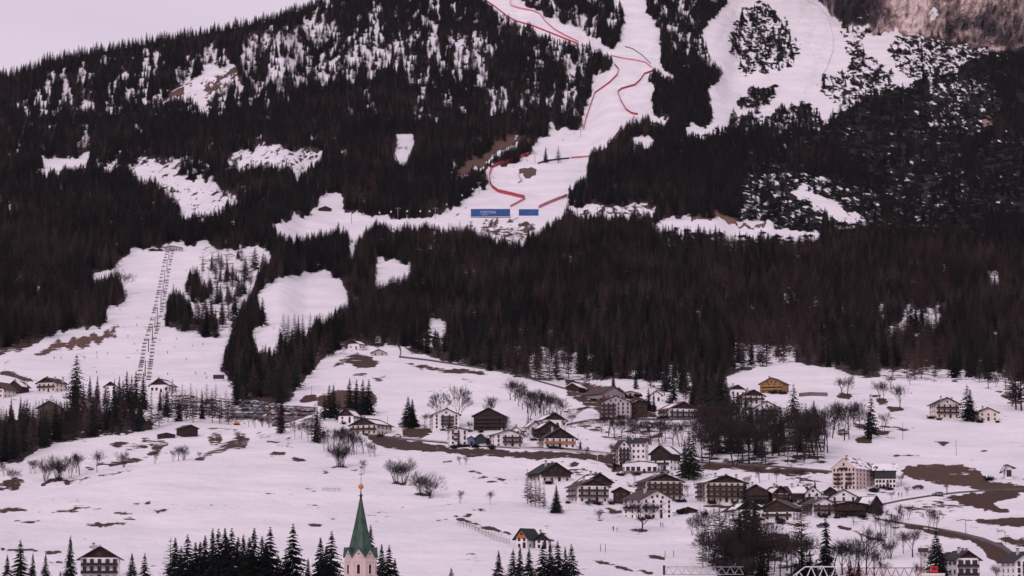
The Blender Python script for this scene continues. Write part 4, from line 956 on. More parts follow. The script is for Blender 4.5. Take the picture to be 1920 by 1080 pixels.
H('chalet', 'large white chalet with black gable and balconies at the bottom left among spruces', 'chalet', 144, 221, 1090, 1047, 1026, 11, 6, 3, clad=.5, balc=(1, 2), roof=M_ROOF, chim=1, snow=1, over=1.2, balm=M_TIMB, cols=5, winw=1.2)
H('chalet', 'honey coloured timber chalet with white ground floor at the bottom centre', 'chalet', 968, 1010, 1028, 1006, 992, 9, -28, 2, wall=M_WHITE, clad=1.4, cladm=M_ORANGE, roof=M_ROOFG, chim=0)
H('chalet', 'dark low wing attached to the honey coloured timber chalet', 'chalet wing', 1004, 1034, 1029, 1010, 1000, 9, -8, 2, wall=M_WHITE, clad=1.4, roof=M_ROOF, chim=1, snow=1)
H('chalet', 'white chalet with dark gable and two balconies at the bottom right', 'chalet', 1782, 1836, 1096, 1048, 1034, 12, 10, 3, balc=(1, 2), clad=.5, roof=M_ROOF, chim=3, fr=M_SHUT, balm=M_TIMB, cols=3, winw=1.6)
H('house', 'white house with dark corner at the bottom right edge', 'house', 1893, 1950, 1100, 1052, 1036, 14, 8, 4, balc=(1, 2, 3), span=(.3, .98), chim=1, cols=4)
H('shed', 'small dark shed roof left of the bottom right chalet', 'shed', 1772, 1788, 1056, 1042, 1038, 6, 0, 1, wall=M_TIMB, chim=0, cols=1)
H('mountain_hut', 'dark mountain hut on the snow shoulder below the upper forest', 'hut', 596, 621, 396, 391, 386.5, 9, 12, 1, wall=M_TIMB, chim=0, cols=4, sidewin=False)
H('lift_station', 'dark chairlift top station at the head of the left ski slope', 'lift station', 308, 340, 471, 464, 461, 8, 0, 1, wall=M_GREYP, roof=M_ROOFB, chim=0, cols=5)
for i, (xa, xb, y) in enumerate([(280, 293, 471), (295, 304, 471), (232, 241, 476)]):
    H('kiosk', 'tiny flat hut %s' % ('left of the chairlift top station', 'touching the chairlift top station', 'below the snow mound at the slope top')[i], 'hut', xa, xb, y, y - 3, y - 4.5, 4, 0, 1, wall=M_TIMB2, chim=0, cols=2, winh=.8, sidewin=False, door=False, loft=False)
# building site above the village
H('hall', 'long low brown roof of a farm hall at the building site', 'barn', 1094, 1172, 748, 738, 724, 18, 34, 1, wall=M_CONC, roof=M_ROOFB, chim=0, sidewin=False, cols=5, loft=False)
H('store', 'orange board shed at the right end of the brown farm hall', 'shed', 1152, 1168, 741, 733, 727, 6, 0, 1, wall=M_ORANGE, roof=M_ROOF, chim=0, cols=2)
H('house', 'flat snow roofed shed at the left end of the building site', 'shed', 1062, 1098, 734, 725, 718, 12, -20, 1, wall=M_TIMB2, roof=M_SNOWF, chim=0, cols=2, sidewin=False)
H('garage', 'low white flat shed with snow on top right of the farm hall', 'shed', 1168, 1196, 744, 736, 733, 8, 0, 1, wall=M_GREYP, roof=M_SNOWF, chim=0, cols=3)
# small dark balconies of the pink hotel
def pink_balconies():
    mw = MB(); mw.box(-1.15, 1.15, -1.0, -.12, 0, .14); mw.box(-1.15, 1.15, -1.0, -.94, .15, 1.0)
    for sx in (-1.15, 1.09): mw.box(sx, sx + .06, -1.0, -.12, .15, 1.0)
    me = mw.mesh('balcony', M_TIMB)
    W = 13.6
    for x, fls in ((-2.6, (1, 2, 3)), (2.6, (1, 2, 3)), (0, (4,))):
        for f in fls:
            q = bpy.data.objects.new('balcony', me); COL.objects.link(q); q.parent = ph; q.location = (x, -.03, f * 1.92 + .1 + (.6 if f == 4 else 0))
            if f == 4: q.scale = (1.6, 1, 1)
    return
pink_balconies()
# the bell tower
def bell_tower():
    D = 620.; kx = F / D
    zof = lambda y: at(674, y, D).z
    base = at(674, 1330, D); o = empty('bell_tower', (base.x, base.y, 0)); tag(o, 'octagonal pink stone bell tower with tall green copper spire, orange ball and cross', 'bell tower')
    def put(b, n, m, par=o): return b.build(n, m, par)
    MS = mat('tower_stone', (.52, .40, .385), var=.13, scale=.55, stretch=(1, 1, .7)); MT = mat('pale_stone_trim', (.62, .50, .48), var=.1, scale=1.0)
    MC = mat('green_copper', (.030, .070, .050), rough=.6, metal=.15, var=.45, scale=.9, stretch=(1.6, 1.6, .35), spec=.4)
    MCD = mat('dark_copper_seam', (.022, .040, .032), rough=.6, metal=.2, var=.2)
    MG = mat('orange_gilding', (.50, .17, .025), rough=.35, metal=.6, var=.1); MI = mat('black_iron', (.03, .025, .028), rough=.5, metal=.6)
    MD = mat('belfry_dark', (.010, .009, .010), var=.1)
    ap = 3.65; rc_ = ap / math.cos(PI / 8); a0 = PI / 8 + R(-4)
    zt = zof(1044); zb = zof(1098)
    b = MB(); b.lathe([(rc_, zb), (rc_, zt)], 8, rot=a0); put(b, 'belfry', MS)
    b = MB(); s = 4.3; b.box(-s, s, -s, s, -1, zb - .8); b.box(-s - .35, s + .35, -s - .35, s + .35, zb - .8, zb); put(b, 'shaft', MS)
    # eight gables with their copper hoods, windows and dentil frieze
    fw = 2 * ap * math.tan(PI / 8); gh = zof(1029) - zt
    gb = MB(); hood = MB(); fz = MB(); 
    for i in range(8):
        ang = a0 + PI / 8 + i * PI / 4 + PI / 2
        M = Matrix.Rotation(ang, 4, 'Z')
        def ad(mb, src, mi=0): mb.add([tuple(M @ Vector(v)) for v in src.v], src.f, mi)
        t = MB(); t.prism([(-fw / 2, zt), (fw / 2, zt), (0, zt + gh)], -ap - .02, -ap + .5); ad(gb, t)
        t = MB()
        for sg in (-1, 1): t.prism([(0, zt + gh + .02), (0, zt + gh + .36), (sg * (fw / 2 + .22), zt + .0), (sg * (fw / 2 + .05), zt - .22)], -ap - .38, -.8)
        ad(hood, t)
        t = MB(); t.box(-fw / 2 - .05, fw / 2 + .05, -ap - .16, -ap - .02, zt - .95, zt - .72)
        for j in range(7):
            x = -fw / 2 + fw * (j + .5) / 7; t.box(x - .13, x + .06, -ap - .13, -ap - .02, zt - 1.35, zt - .95)
        t.box(-fw / 2, -fw / 2 + .22, -ap - .10, -ap + .1, zb, zt - .95); t.box(fw / 2 - .22, fw / 2, -ap - .10, -ap + .1, zb, zt - .95)
        ad(fz, t)
        q = MB(); hw = .38; wz0 = zof(1076); wz1 = zof(1061)
        arc = [(hw * math.cos(a), wz1 + hw * math.sin(a)) for a in np.linspace(0, PI, 9)]
        q.prism([(hw, wz0)] + arc + [(-hw, wz0)], -ap - .06, -ap + .1, 0)
        r2 = hw + .2; arc2 = [(r2 * math.cos(a), wz1 + r2 * math.sin(a)) for a in np.linspace(0, PI, 9)]
        q2 = MB(); 
        for (xa, za), (xb, zb_), (xc, zc), (xd, zd) in zip(arc, arc[1:], arc2, arc2[1:]): q2.add([(xa, -ap - .14, za), (xb, -ap - .14, zb_), (xd, -ap - .14, zd), (xc, -ap - .14, zc), (xa, -ap, za), (xb, -ap, zb_), (xd, -ap, zd), (xc, -ap, zc)], [(0, 1, 2, 3), (0, 4, 5, 1), (3, 2, 6, 7)])
        for sg in (-1, 1): q2.box(min(sg * hw, sg * r2), max(sg * hw, sg * r2), -ap - .14, -ap, wz0, wz1)
        q2.box(-r2 - .08, r2 + .08, -ap - .2, -ap, wz0 - .18, wz0)
        wo_ = MB(); ad(wo_, q, 0); ad(wo_, q2, 1); put(wo_, 'belfry_window', [MD, MT])
        oc = MB(); zc = zt + gh * .36; ring = [(.2 * math.cos(a), zc + .2 * math.sin(a)) for a in np.linspace(0, 2 * PI, 12, endpoint=False)]
        t = MB(); t.prism(ring, -ap - .08, -ap); ad(oc, t); put(oc, 'oculus', MD)
    put(gb, 'gable', MS); put(fz, 'frieze', MT); put(hood, 'gable_roof', MC)
    sp = MB(); z1 = zof(932); zs = zt + .25; r0 = rc_ * .93
    sp.lathe([(r0, zs), (r0 * .80, zs + 1.2), (r0 * .80 * .52, zs + 1.2 + (z1 - zs - 1.2) * .47), (.17, z1)], 8, rot=a0); so = put(sp, 'spire', MC)
    sm = MB()
    for i in range(8):
        a = a0 + i * PI / 4
        pts = [(r0 * .80 + .02, zs + 1.2), (r0 * .80 * .52 + .02, zs + 1.2 + (z1 - zs - 1.2) * .47), (.18, z1)]
        for (ra, za), (rb, zb2) in zip(pts, pts[1:]): sm.tube((ra * math.cos(a), ra * math.sin(a), za), (rb * math.cos(a), rb * math.sin(a), zb2), .055, .04, 5)
    sm.build('seam', MCD, so)
    fin = MB(); fin.lathe([(.2, z1 - .3), (.32, z1 + .1), (.30, z1 + .5), (.13, z1 + 1.0), (.1, zof(917))], 10)
    for i in range(8):
        a = i * PI / 4; fin.tube((0, 0, z1 + .25), (.78 * math.cos(a), .78 * math.sin(a), z1 + .38), .05, .03, 5)
    put(fin, 'finial', MI)
    bz = zof(912.5); br_ = .62
    bl_ = MB(); bl_.lathe([(.02 + br_ * math.sin(t), bz - br_ * math.cos(t)) for t in np.linspace(0, PI, 11)], 16); bo = put(bl_, 'ball', MG)
    for p in bo.data.polygons: p.use_smooth = True
    cr = MB(); cr.tube((0, 0, bz + .5), (0, 0, zof(877)), .065, .05); cr.box(-.55, .55, -.05, .05, zof(889.8), zof(888.4)); put(cr, 'cross', MI)
    rk = MB(); z = zof(877); rk.prism([(-.18, z - .1), (.15, z - .1), (.30, z + .12), (.42, z + .3), (.2, z + .28), (.02, z + .12), (-.2, z + .28), (-.42, z + .22), (-.3, z + .02)], -.04, .04); put(rk, 'weathercock', MI)
bell_tower()
# ------------------------------------------------------------------ trees one can point at
ORD = ['first', 'second', 'third', 'fourth', 'fifth', 'sixth', 'seventh', 'eighth', 'ninth', 'tenth', 'eleventh', 'twelfth', 'thirteenth', 'fourteenth', 'fifteenth', 'sixteenth', 'seventeenth', 'eighteenth', 'nineteenth', 'twentieth'] + ['twenty' + a for a in ('first', 'second', 'third', 'fourth', 'fifth', 'sixth', 'seventh', 'eighth', 'ninth')] + ['thirtieth'] + ['thirty' + a for a in ('first', 'second', 'third', 'fourth', 'fifth', 'sixth', 'seventh', 'eighth', 'ninth')] + ['fortieth'] + ['forty' + a for a in ('first', 'second', 'third', 'fourth', 'fifth', 'sixth', 'seventh', 'eighth', 'ninth')] + ['fiftieth'] * 40
def row(items, desc, where, group, kinds=None):
    """items: (key, x, y, h_px[, wide]); labelled by their order from the left"""
    items = sorted(items, key=lambda t: t[1])
    for i, t in enumerate(items):
        wd = t[4] if len(t) > 4 else 1
        l = ('%s, %s from the left %s' % (desc, ORD[i], where)) if len(items) > 1 else desc + ' ' + where
        plant(t[0], t[1], t[2], t[3], label=l, group=group if len(items) > 1 else None, wide=wd * (1.18 if t[0].startswith('sprn') else 1))
random.seed(3)
N0, N1, N2, S0, S1, S2, L0, L1, L2 = 'sprn0', 'sprn1', 'sprn2', 'spr0', 'spr1', 'spr2', 'lar0', 'lar1', 'lar2'
B0, B1, B2, B3, B4 = 'bar0', 'bar1', 'bar2', 'bar3', 'bar4'
# bottom row of spruces
row([(N0, 12, 1130, 90, 1.0), (N1, 36, 1130, 118, 1.05), (N2, 60, 1125, 88), (N0, 84, 1128, 90, .9), (N2, 130, 1128, 124, .95), (N1, 112, 1140, 70), (N0, 246, 1135, 98, 1.05), (N1, 270, 1135, 98, 1.0)], 'dark spruce', 'around the bottom left chalet', 'spruces around the bottom left chalet')
row([(L0, 318, 1135, 128, 1.2), (N0, 327, 1140, 132, 1.1), (N1, 350, 1140, 138, 1.15), (N0, 383, 1138, 134, 1.1), (N2, 397, 1140, 150), (N1, 408, 1142, 151, 1.1), (N0, 420, 1140, 150), (N1, 433, 1142, 152, 1.1), (N2, 455, 1140, 138, 1.1), (N0, 475, 1140, 150, 1.1), (N1, 505, 1142, 154, 1.1), (N1, 548, 1145, 163, 1.1), (N2, 577, 1130, 84), (N0, 600, 1140, 132, 1.1), (N1, 621, 1142, 146, 1.1), (N2, 490, 1135, 130, 1.3), (N0, 365, 1135, 118, 1.3), (N0, 445, 1135, 128, 1.3), (N0, 374, 1138, 122, 1.3), (N1, 338, 1140, 116, 1.3), (N0, 466, 1140, 132, 1.3), (N1, 422, 1140, 138, 1.4), (N0, 497, 1140, 122, 1.3), (N1, 520, 1140, 100, 1.3), (N1, 535, 1142, 104, 1.2), (N0, 611, 1142, 118, 1.3)], 'tall dark spruce', 'in the dense bottom row left of the tower', 'spruces left of the bell tower')
row([(N2, 694, 1130, 146), (N0, 715, 1138, 118, .9), (N1, 729, 1140, 118, 1.1), (N0, 740, 1142, 95)], 'dark spruce', 'right behind the bell tower', 'spruces right of the bell tower')
row([(N1, 846, 1120, 56, 1.2), (N0, 935, 1130, 98), (N1, 962, 1135, 106, 1.1), (N2, 975, 1135, 112), (N0, 992, 1132, 104, 1.1), (N1, 1018, 1138, 122, 1.1), (N0, 1032, 1135, 116), (N1, 1046, 1138, 124, 1.1), (N2, 1060, 1135, 110), (N1, 1072, 1140, 120, 1.1)], 'dark spruce', 'at the bottom below the honey coloured chalet', 'spruces below the honey coloured chalet')
row([(N1, 1757, 1098, 108, 1.05), (N0, 1768, 1102, 62, 1.1)], 'dark spruce', 'beside the bottom right chalet', 'spruces beside the bottom right chalet')
row([(N1, 1506, 1092, 64, 1.4), (N0, 1519, 1094, 62, 1.3), (N1, 1531, 1094, 46, 1.3), (N1, 1493, 1094, 46, 1.3), (L1, 1550, 1075, 56, 1.2), (N0, 1595, 1100, 50, 1.3), (N0, 1610, 1100, 48, 1.3)], 'bushy spruce', 'in the thicket above the white crane truss', 'evergreens above the crane truss')
# left middle
row([(S2, 142, 756, 94, 1.3), (S0, 168, 755, 52), (S0, 182, 757, 54), (S1, 214, 760, 52), (S0, 223, 762, 58), (S0, 237, 764, 70, 1.2), (S1, 246, 765, 62, 1.2), (S0, 254, 766, 72, 1.2), (S0, 268, 768, 72, 1.1), (S1, 20, 800, 56), (S1, 38, 790, 48), (S2, 198, 760, 40)], 'dark pointed spruce', 'along the houses below the ski slope', 'spruces below the ski slope')
row([(L0, 306, 780, 56), (S1, 312, 782, 66), (L2, 322, 780, 72), (L0, 341, 780, 62), (L1, 347, 778, 50), (L0, 357, 776, 60), (L2, 368, 776, 48), (L0, 387, 780, 62, 1.1), (L1, 396, 778, 50), (L0, 404, 778, 60), (L2, 415, 786, 40), (L1, 423, 786, 56), (L0, 436, 790, 52), (L0, 330, 776, 50), (L2, 377, 774, 46)], 'thin brown larch', 'in the row before the car park', 'larches before the car park')
row([(S2, 512, 748, 98), (L0, 525, 814, 80, 1.2), (S1, 527, 812, 72), (L0, 590, 828, 74, 1.3), (S1, 594, 830, 70, 1.1), (L1, 600, 832, 66, 1.2)], 'dark conifer', 'between the car park and the road', 'conifers between car park and road')
row([(S0, 617, 782, 62, 1.4), (S0, 625, 784, 64, 1.4), (S0, 655, 776, 68, 1.4), (S1, 668, 776, 66, 1.5), (S0, 680, 778, 68, 1.5), (S0, 691, 778, 68, 1.5), (S2, 608, 788, 50, 1.2), (S2, 636, 790, 44, 1.3)], 'slender tipped spruce', 'in the clump below the knoll', 'spruces in the clump below the knoll')
row([(N1, 765, 800, 58, 1.15), (N0, 773, 802, 55, 1.1)], 'lone snow flecked spruce', 'on the meadow left of the white hotel', 'pair of spruces on the meadow')
row([(S0, 1023, 305, 32, 1.15), (L0, 1047, 306, 34, 1.3)], 'lone conifer', 'on the race piste above the blue banner', 'two conifers on the race piste')
row([(L1, 531, 646, 60), (L0, 540, 645, 56), (L0, 552, 642, 56), (S1, 559, 648, 58), (L0, 567, 646, 58), (L2, 581, 648, 64, 1.2), (L0, 590, 650, 62)], 'feathery larch', 'of the group on the small piste', 'larches on the small piste')
row([(S1, 397, 503, 30), (S0, 413, 528, 30), (S1, 425, 528, 48), (S1, 443, 527, 24), (L0, 404, 520, 42), (L2, 380, 512, 36), (S1, 361, 566, 44), (L0, 378, 560, 52), (L0, 391, 556, 48), (S0, 428, 556, 20), (L1, 415, 512, 40), (L1, 470, 540, 40), (L2, 500, 520, 30)], 'small conifer', 'scattered in the rocky gully beside the ski slope', 'conifers in the gully')
row([(L0, 186, 568, 46), (S1, 192, 570, 50), (L1, 201, 570, 48), (L0, 209, 572, 52), (L0, 217, 570, 48)], 'brown conifer', 'at the left edge of the chairlift piste', 'conifers at the left edge of the piste')
row([(B0, 228, 554, 52, 1.2)], 'lone spreading bare tree', 'at the left edge of the chairlift piste', None)
row([(S2, 492, 614, 58, 1.2)], 'wide branching dark pine', 'at the left edge of the small piste', None)
row([(S2, 1292, 900, 92, 1.55), (S2, 1300, 898, 84, 1.4), (S0, 1284, 896, 74, 1.3)], 'very large dark spruce', 'beside the barn house by the road', 'big spruces by the barn house')
row([(S2, 1338, 812, 112, 1.35), (S0, 1352, 808, 118, 1.35), (S2, 1328, 800, 92, 1.3), (S0, 1366, 812, 84, 1.3), (S2, 1382, 816, 76, 1.3), (S0, 1398, 820, 72, 1.3), (S1, 1410, 812, 56, 1.2), (S0, 1376, 770, 40, 1.2)], 'big dark spruce', 'in the clump between village and right meadow', 'big spruces between village and right meadow')
row([(S2, 1489, 790, 72, 1.3), (S0, 1527, 806, 56, 1.2)], 'dark spruce', 'above the bare tree thicket', 'spruces above the thicket')
row([(S2, 1634, 822, 86, 1.1), (N2, 1629, 823, 60, .5)], 'dark pine on a bare stem', 'on the right meadow mound', 'pines on the mound')
row([(S2, 1814, 790, 70, 1.6), (S0, 1820, 790, 62, 1.5)], 'dark bushy pine', 'beside the cream four storey chalet', 'pines beside the cream chalet')
row([(L0, 1905, 768, 108, 1.4), (L1, 1915, 770, 112, 1.4), (L0, 1898, 762, 90, 1.2)], 'big brown larch', 'at the right edge of the picture', 'larches at the right edge')
row([(L0, 989, 945, 68, .9), (L2, 996, 948, 64, .9), (L0, 1004, 950, 58), (L1, 1012, 952, 56), (L2, 1020, 954, 48)], 'sparse tall larch', 'in the clump left of the lower quarter', 'larches left of the lower quarter')
row([(N0, 1043, 962, 54, 1.05)], 'pale small spruce', 'right of the sparse larch clump', None)
# bare trees
row([(B1, 8, 893, 28), (B0, 25, 917, 44), (B1, 57, 888, 28), (B1, 66, 888, 27), (B2, 86, 903, 50), (B2, 109, 901, 52), (B3, 115, 900, 44), (B1, 132, 896, 46), (B0, 143, 887, 42), (B1, 150, 891, 42), (B0, 182, 886, 44), (B3, 231, 876, 34), (B1, 290, 870, 26), (B1, 324, 866, 24), (B0, 335, 865, 32), (B3, 344, 863, 31), (B1, 375, 862, 16), (B4, 448, 843, 38)], 'leafless tree', 'of the row along the left hillside crest', 'bare trees along the hillside crest')
row([(B2, 634, 876, 54), (B2, 641, 877, 50)], 'many stemmed bare tree', 'in the clump above the tower', 'stems above the tower')
row([(B1, 683, 888, 28)], 'thin bare sapling', 'just right of the cross of the tower', None)
row([(B2, 743, 905, 48, 1.1), (B2, 757, 905, 50, 1.1)], 'rounded bare tree', 'of the pair right of the tower', 'pair of rounded bare trees')
row([(B3, 790, 929, 52, 1.2), (B3, 808, 934, 50, 1.3)], 'broad bare tree', 'of the lower pair right of the tower', 'lower pair of broad bare trees')
row([(B4, 553, 822, 36), (B4, 566, 824, 36), (B4, 578, 827, 42), (B4, 585, 830, 40), (B4, 625, 850, 50), (B1, 633, 850, 52), (B4, 643, 852, 56), (B4, 650, 852, 55), (B1, 657, 853, 52), (B4, 663, 853, 46), (B1, 667, 852, 40), (B1, 694, 856, 30), (B1, 703, 857, 26), (B4, 608, 848, 44), (B4, 616, 846, 46), (B3, 492, 800, 22), (B3, 505, 802, 20), (B1, 682, 850, 34)], 'bare slender tree', 'of the thicket below the road bend', 'bare trees below the road bend')
row([(B4, 826, 796, 66, 1.15), (B4, 859, 800, 84, 1.1), (B4, 917, 796, 58, 1.2), (B0, 797, 800, 28), (B4, 952, 812, 36)], 'tall bare tree', 'behind the hotel row', 'tall bare trees behind the hotels')
it = [(random.choice([B0, B1, B4]), x, y, h, 1.2) for x, y, h in [(957, 750, 40), (966, 752, 44), (972, 762, 48), (980, 768, 46), (989, 775, 50), (997, 770, 44), (1004, 780, 50), (1012, 775, 46), (1020, 782, 50), (1028, 778, 46), (1036, 784, 46), (1044, 780, 42), (1052, 786, 38), (1015, 790, 44), (992, 788, 42)]]
row(it, 'bare tree', 'of the thicket above the village centre', 'bare trees above the village centre')
it = [(random.choice([B0, B1, B4]), x, y, h, 1.2) for x, y, h in [(1128, 812, 34), (1140, 818, 40), (1152, 822, 42), (1166, 826, 48), (1178, 824, 44), (1192, 828, 40), (1206, 832, 46), (1222, 834, 52), (1236, 836, 56), (1246, 832, 50), (1262, 836, 52), (1276, 838, 50), (1292, 834, 54), (1304, 832, 60), (1134, 800, 26), (1160, 806, 28), (1186, 812, 34)]]
row(it, 'bare tree', 'on the bank behind the white hotel', 'bare trees behind the white hotel')
it = []
for i in range(34):
    x = 1312 + i * 7.2 + random.uniform(-3, 3); y = random.uniform(848, 874) if i % 2 else random.uniform(815, 850)
    it.append((random.choice([B4, B4, B0, B1]), x, y, random.uniform(62, 92), 1.25))
row(it, 'tall bare tree', 'in the thicket right of the big spruces', 'bare trees of the thicket')
it = []
for i in range(12):
    it.append((random.choice([L0, L1, L2]), 1330 + i * 18 + random.uniform(-5, 5), random.uniform(820, 858), random.uniform(56, 84), 1.2))
row(it, 'brown larch', 'in the thicket right of the big spruces', 'larches of the thicket')
row([(B0, 1565, 806, 56), (B4, 1573, 812, 66), (B4, 1583, 826, 76, 1.3), (B0, 1578, 742, 36, 1.4), (B1, 1588, 742, 40), (B4, 1592, 824, 70, 1.2), (B4, 1600, 800, 52), (B4, 1612, 806, 60), (B1, 1560, 822, 62), (B1, 1656, 811, 40), (B0, 1649, 752, 40), (B4, 1657, 752, 42), (B0, 1687, 769, 54, 1.1), (B0, 1885, 731, 44, 1.2), (B0, 1853, 728, 34, 1.2), (B1, 1868, 726, 26), (B4, 1622, 822, 58), (B0, 1670, 730, 30), (B0, 1706, 722, 26)], 'bare tree', 'on the slope above the pink hotel', 'bare trees above the pink hotel')
row([(B0, 1204, 998, 68, 1.7)], 'wide crowned bare tree with dark trunk', 'before the white house', None)
row([(B3, 1123, 973, 22), (B1, 1299, 1004, 36), (B1, 1309, 1000, 36), (B1, 862, 944, 26), (B0, 919, 946, 28), (B1, 863, 872, 18), (B1, 873, 873, 19)], 'small bare tree', 'scattered on the lower snowfield', 'small bare trees on the lower snowfield')
it = [(random.choice([L0, L1, L2, L0, B4]), x, random.uniform(1048, 1100), 0, 1.25) for x in np.linspace(1318, 1432, 19)]
it = [(k, x, y - (30 if x < 1350 else 0), random.uniform(80, 104) - (14 if x < 1350 else 0), w) for k, x, y, _, w in it]
row(it, 'brown tree', 'in the dense clump below the lower quarter', 'brown trees below the lower quarter')
row([(B0, 1440, 1070, 72, 1.3), (B4, 1452, 1072, 84, 1.2), (B4, 1463, 1085, 88, 1.2), (B0, 1476, 1070, 70, 1.4), (B4, 1484, 1090, 104, 1.3), (B0, 1498, 1066, 66, 1.4), (B0, 1514, 1060, 60, 1.3), (B0, 1565, 1075, 66, 1.4), (B0, 1580, 1078, 68, 1.4), (B1, 1598, 1078, 72, 1.4), (B4, 1624, 1078, 96, 1.4), (B0, 1612, 1082, 70, 1.3), (B0, 1640, 1084, 60, 1.3), (B2, 1668, 1048, 44), (B0, 1694, 1038, 44), (B0, 1711, 1045, 60, 1.25), (B0, 1655, 1090, 44), (B1, 1738, 1090, 70, 1.2), (B3, 1870, 1084, 30), (B0, 1722, 1096, 44)], 'bare tree', 'of the bottom right thicket', 'bare trees bottom right')
row([(B4, 1641, 996, 30), (B4, 1652, 1002, 66, .8), (B4, 1660, 1010, 42), (B4, 1670, 1008, 50, .9), (B1, 1682, 978, 34), (B1, 1692, 982, 28), (B4, 1741, 999, 52), (B1, 1754, 996, 42), (B1, 1703, 975, 30), (B4, 1648, 985, 44, .8), (B1, 1676, 1004, 40)], 'thin bare tree', 'along the curving road at the right', 'bare trees along the curving road')

row([(L0, 298, 800, 64, 1.2), (L1, 315, 792, 56, 1.2), (S0, 335, 790, 52, 1.2), (L2, 350, 788, 50, 1.2), (L0, 362, 792, 58, 1.2), (S1, 379, 786, 54), (L1, 398, 792, 60, 1.2), (L0, 412, 794, 56, 1.2), (L2, 428, 796, 54, 1.2), (S0, 444, 760, 44), (L0, 455, 758, 46, 1.2), (B0, 466, 800, 26), (B1, 478, 802, 24), (S1, 300, 770, 44)], 'brown conifer', 'in the second row before the car park', 'second row of conifers before the car park')
row([(S0, 1216, 770, 44, 1.3), (S1, 1226, 772, 40), (L0, 1100, 716, 40, 1.2), (L1, 1220, 728, 44, 1.2), (L0, 1246, 742, 50, 1.3), (S0, 1262, 752, 54, 1.3), (L1, 1285, 756, 50, 1.3), (S0, 1300, 762, 52, 1.3), (L0, 1312, 770, 60, 1.3), (S1, 1150, 726, 36), (S0, 1192, 730, 40)], 'dark conifer', 'between the building site and the reddish roofed chalet', 'conifers round the building site')
row([(S0, 1407, 800, 46, 1.2), (S1, 1430, 806, 44, 1.2), (S0, 1455, 812, 40, 1.2), (S0, 1385, 850, 66, 1.4), (S1, 1368, 846, 60, 1.4), (S0, 1345, 850, 70, 1.4), (S0, 1420, 856, 56, 1.3), (S1, 1452, 850, 48, 1.3), (S0, 1500, 848, 44, 1.2)], 'dark spruce', 'inside the bare tree thicket', 'spruces inside the bare thicket')
row([(S0, 1362, 1085, 74, 1.4), (S1, 1392, 1090, 84, 1.4), (S1, 1428, 1095, 80, 1.3)], 'dark spruce', 'inside the dense clump below the lower quarter', 'spruces inside the clump below the lower quarter')

for _o in list(COL.objects):
    if 'label' in _o and len(_o['label'].replace(',', ' ').split()) > 16: print('LONG', len(_o['label'].split()), _o['label'])

row([(B0, 1072, 800, 28), (B1, 1060, 808, 24), (S1, 1088, 842, 20, 1.3), (L0, 990, 800, 26, 1.2), (S1, 1002, 806, 20, 1.2), (B0, 880, 812, 24), (S0, 944, 812, 18, 1.4), (B1, 1098, 858, 22), (B0, 1146, 858, 30), (S1, 1152, 880, 22, 1.2), (B1, 1240, 892, 20), (B0, 1190, 905, 24), (B1, 1290, 930, 24), (B0, 1302, 915, 26)], 'small garden tree', 'among the houses of the village', 'garden trees in the village')
row([(B0, 1400, 915, 26), (B1, 1425, 905, 30), (B0, 1456, 905, 26), (B0, 1500, 905, 30, 1.4), (S1, 1528, 915, 18, 1.3), (B1, 1550, 955, 28), (B0, 1600, 985, 30), (B1, 1640, 970, 34), (S0, 1652, 962, 24, 1.4), (B0, 1468, 992, 24), (B0, 1672, 938, 18), (B1, 1700, 930, 20), (B0, 1775, 925, 22), (B0, 1690, 912, 26)], 'small bare garden tree', 'around the pink hotel quarter', 'garden trees round the pink hotel quarter')

row([(B4, 1330, 1058, 70, 1.3), (B0, 1345, 1070, 78, 1.4), (B4, 1358, 1076, 92, 1.4), (B0, 1372, 1080, 88, 1.4), (B4, 1384, 1084, 98, 1.4), (B0, 1400, 1086, 90, 1.4), (B4, 1412, 1088, 96, 1.4), (B0, 1424, 1088, 88, 1.4), (B4, 1436, 1086, 84, 1.4), (B0, 1350, 1098, 60, 1.4), (B0, 1405, 1100, 66, 1.4)], 'dense bare tree', 'among the brown clump below the lower quarter', 'bare trees in the brown clump')
# ------------------------------------------------------------------ roads: strips laid on the ground
M_ASPH = mat('worn_asphalt', (.085, .068, .070), var=.25, scale=.3); M_ROAD2 = mat('wet_track', (.055, .040, .038), var=.3, scale=.3)
M_CARP = mat('slushy_car_park', (.09, .075, .078), col2=(.50, .47, .49), thr=.56, scale=.12)
M_REDNET = mat('red_safety_net', (.40, .055, .075), var=.2, scale=.3); M_PINKNET = mat('faded_red_net', (.52, .19, .22), var=.2, scale=.3)
M_DNET = mat('dark_net', (.05, .035, .045), var=.2)
M_STEEL = mat('galvanised_steel', (.30, .28, .30), rough=.5, metal=.5, var=.1); M_DSTEEL = mat('dark_steel', (.045, .036, .036), rough=.6, var=.2)
M_WSTEEL = mat('white_painted_steel', (.62, .58, .60), rough=.5, var=.1); M_RSTEEL = mat('red_painted_steel', (.16, .015, .02), rough=.5, var=.2)
def dens(pts, step=6):
    pts = np.array(pts, float); o = []
    for a, b in zip(pts, pts[1:]):
        n = max(1, int(np.hypot(*(b - a)[:2]) / step)); o += [a + (b - a) * i / n for i in range(n)]
    o.append(pts[-1]); return np.array(o)
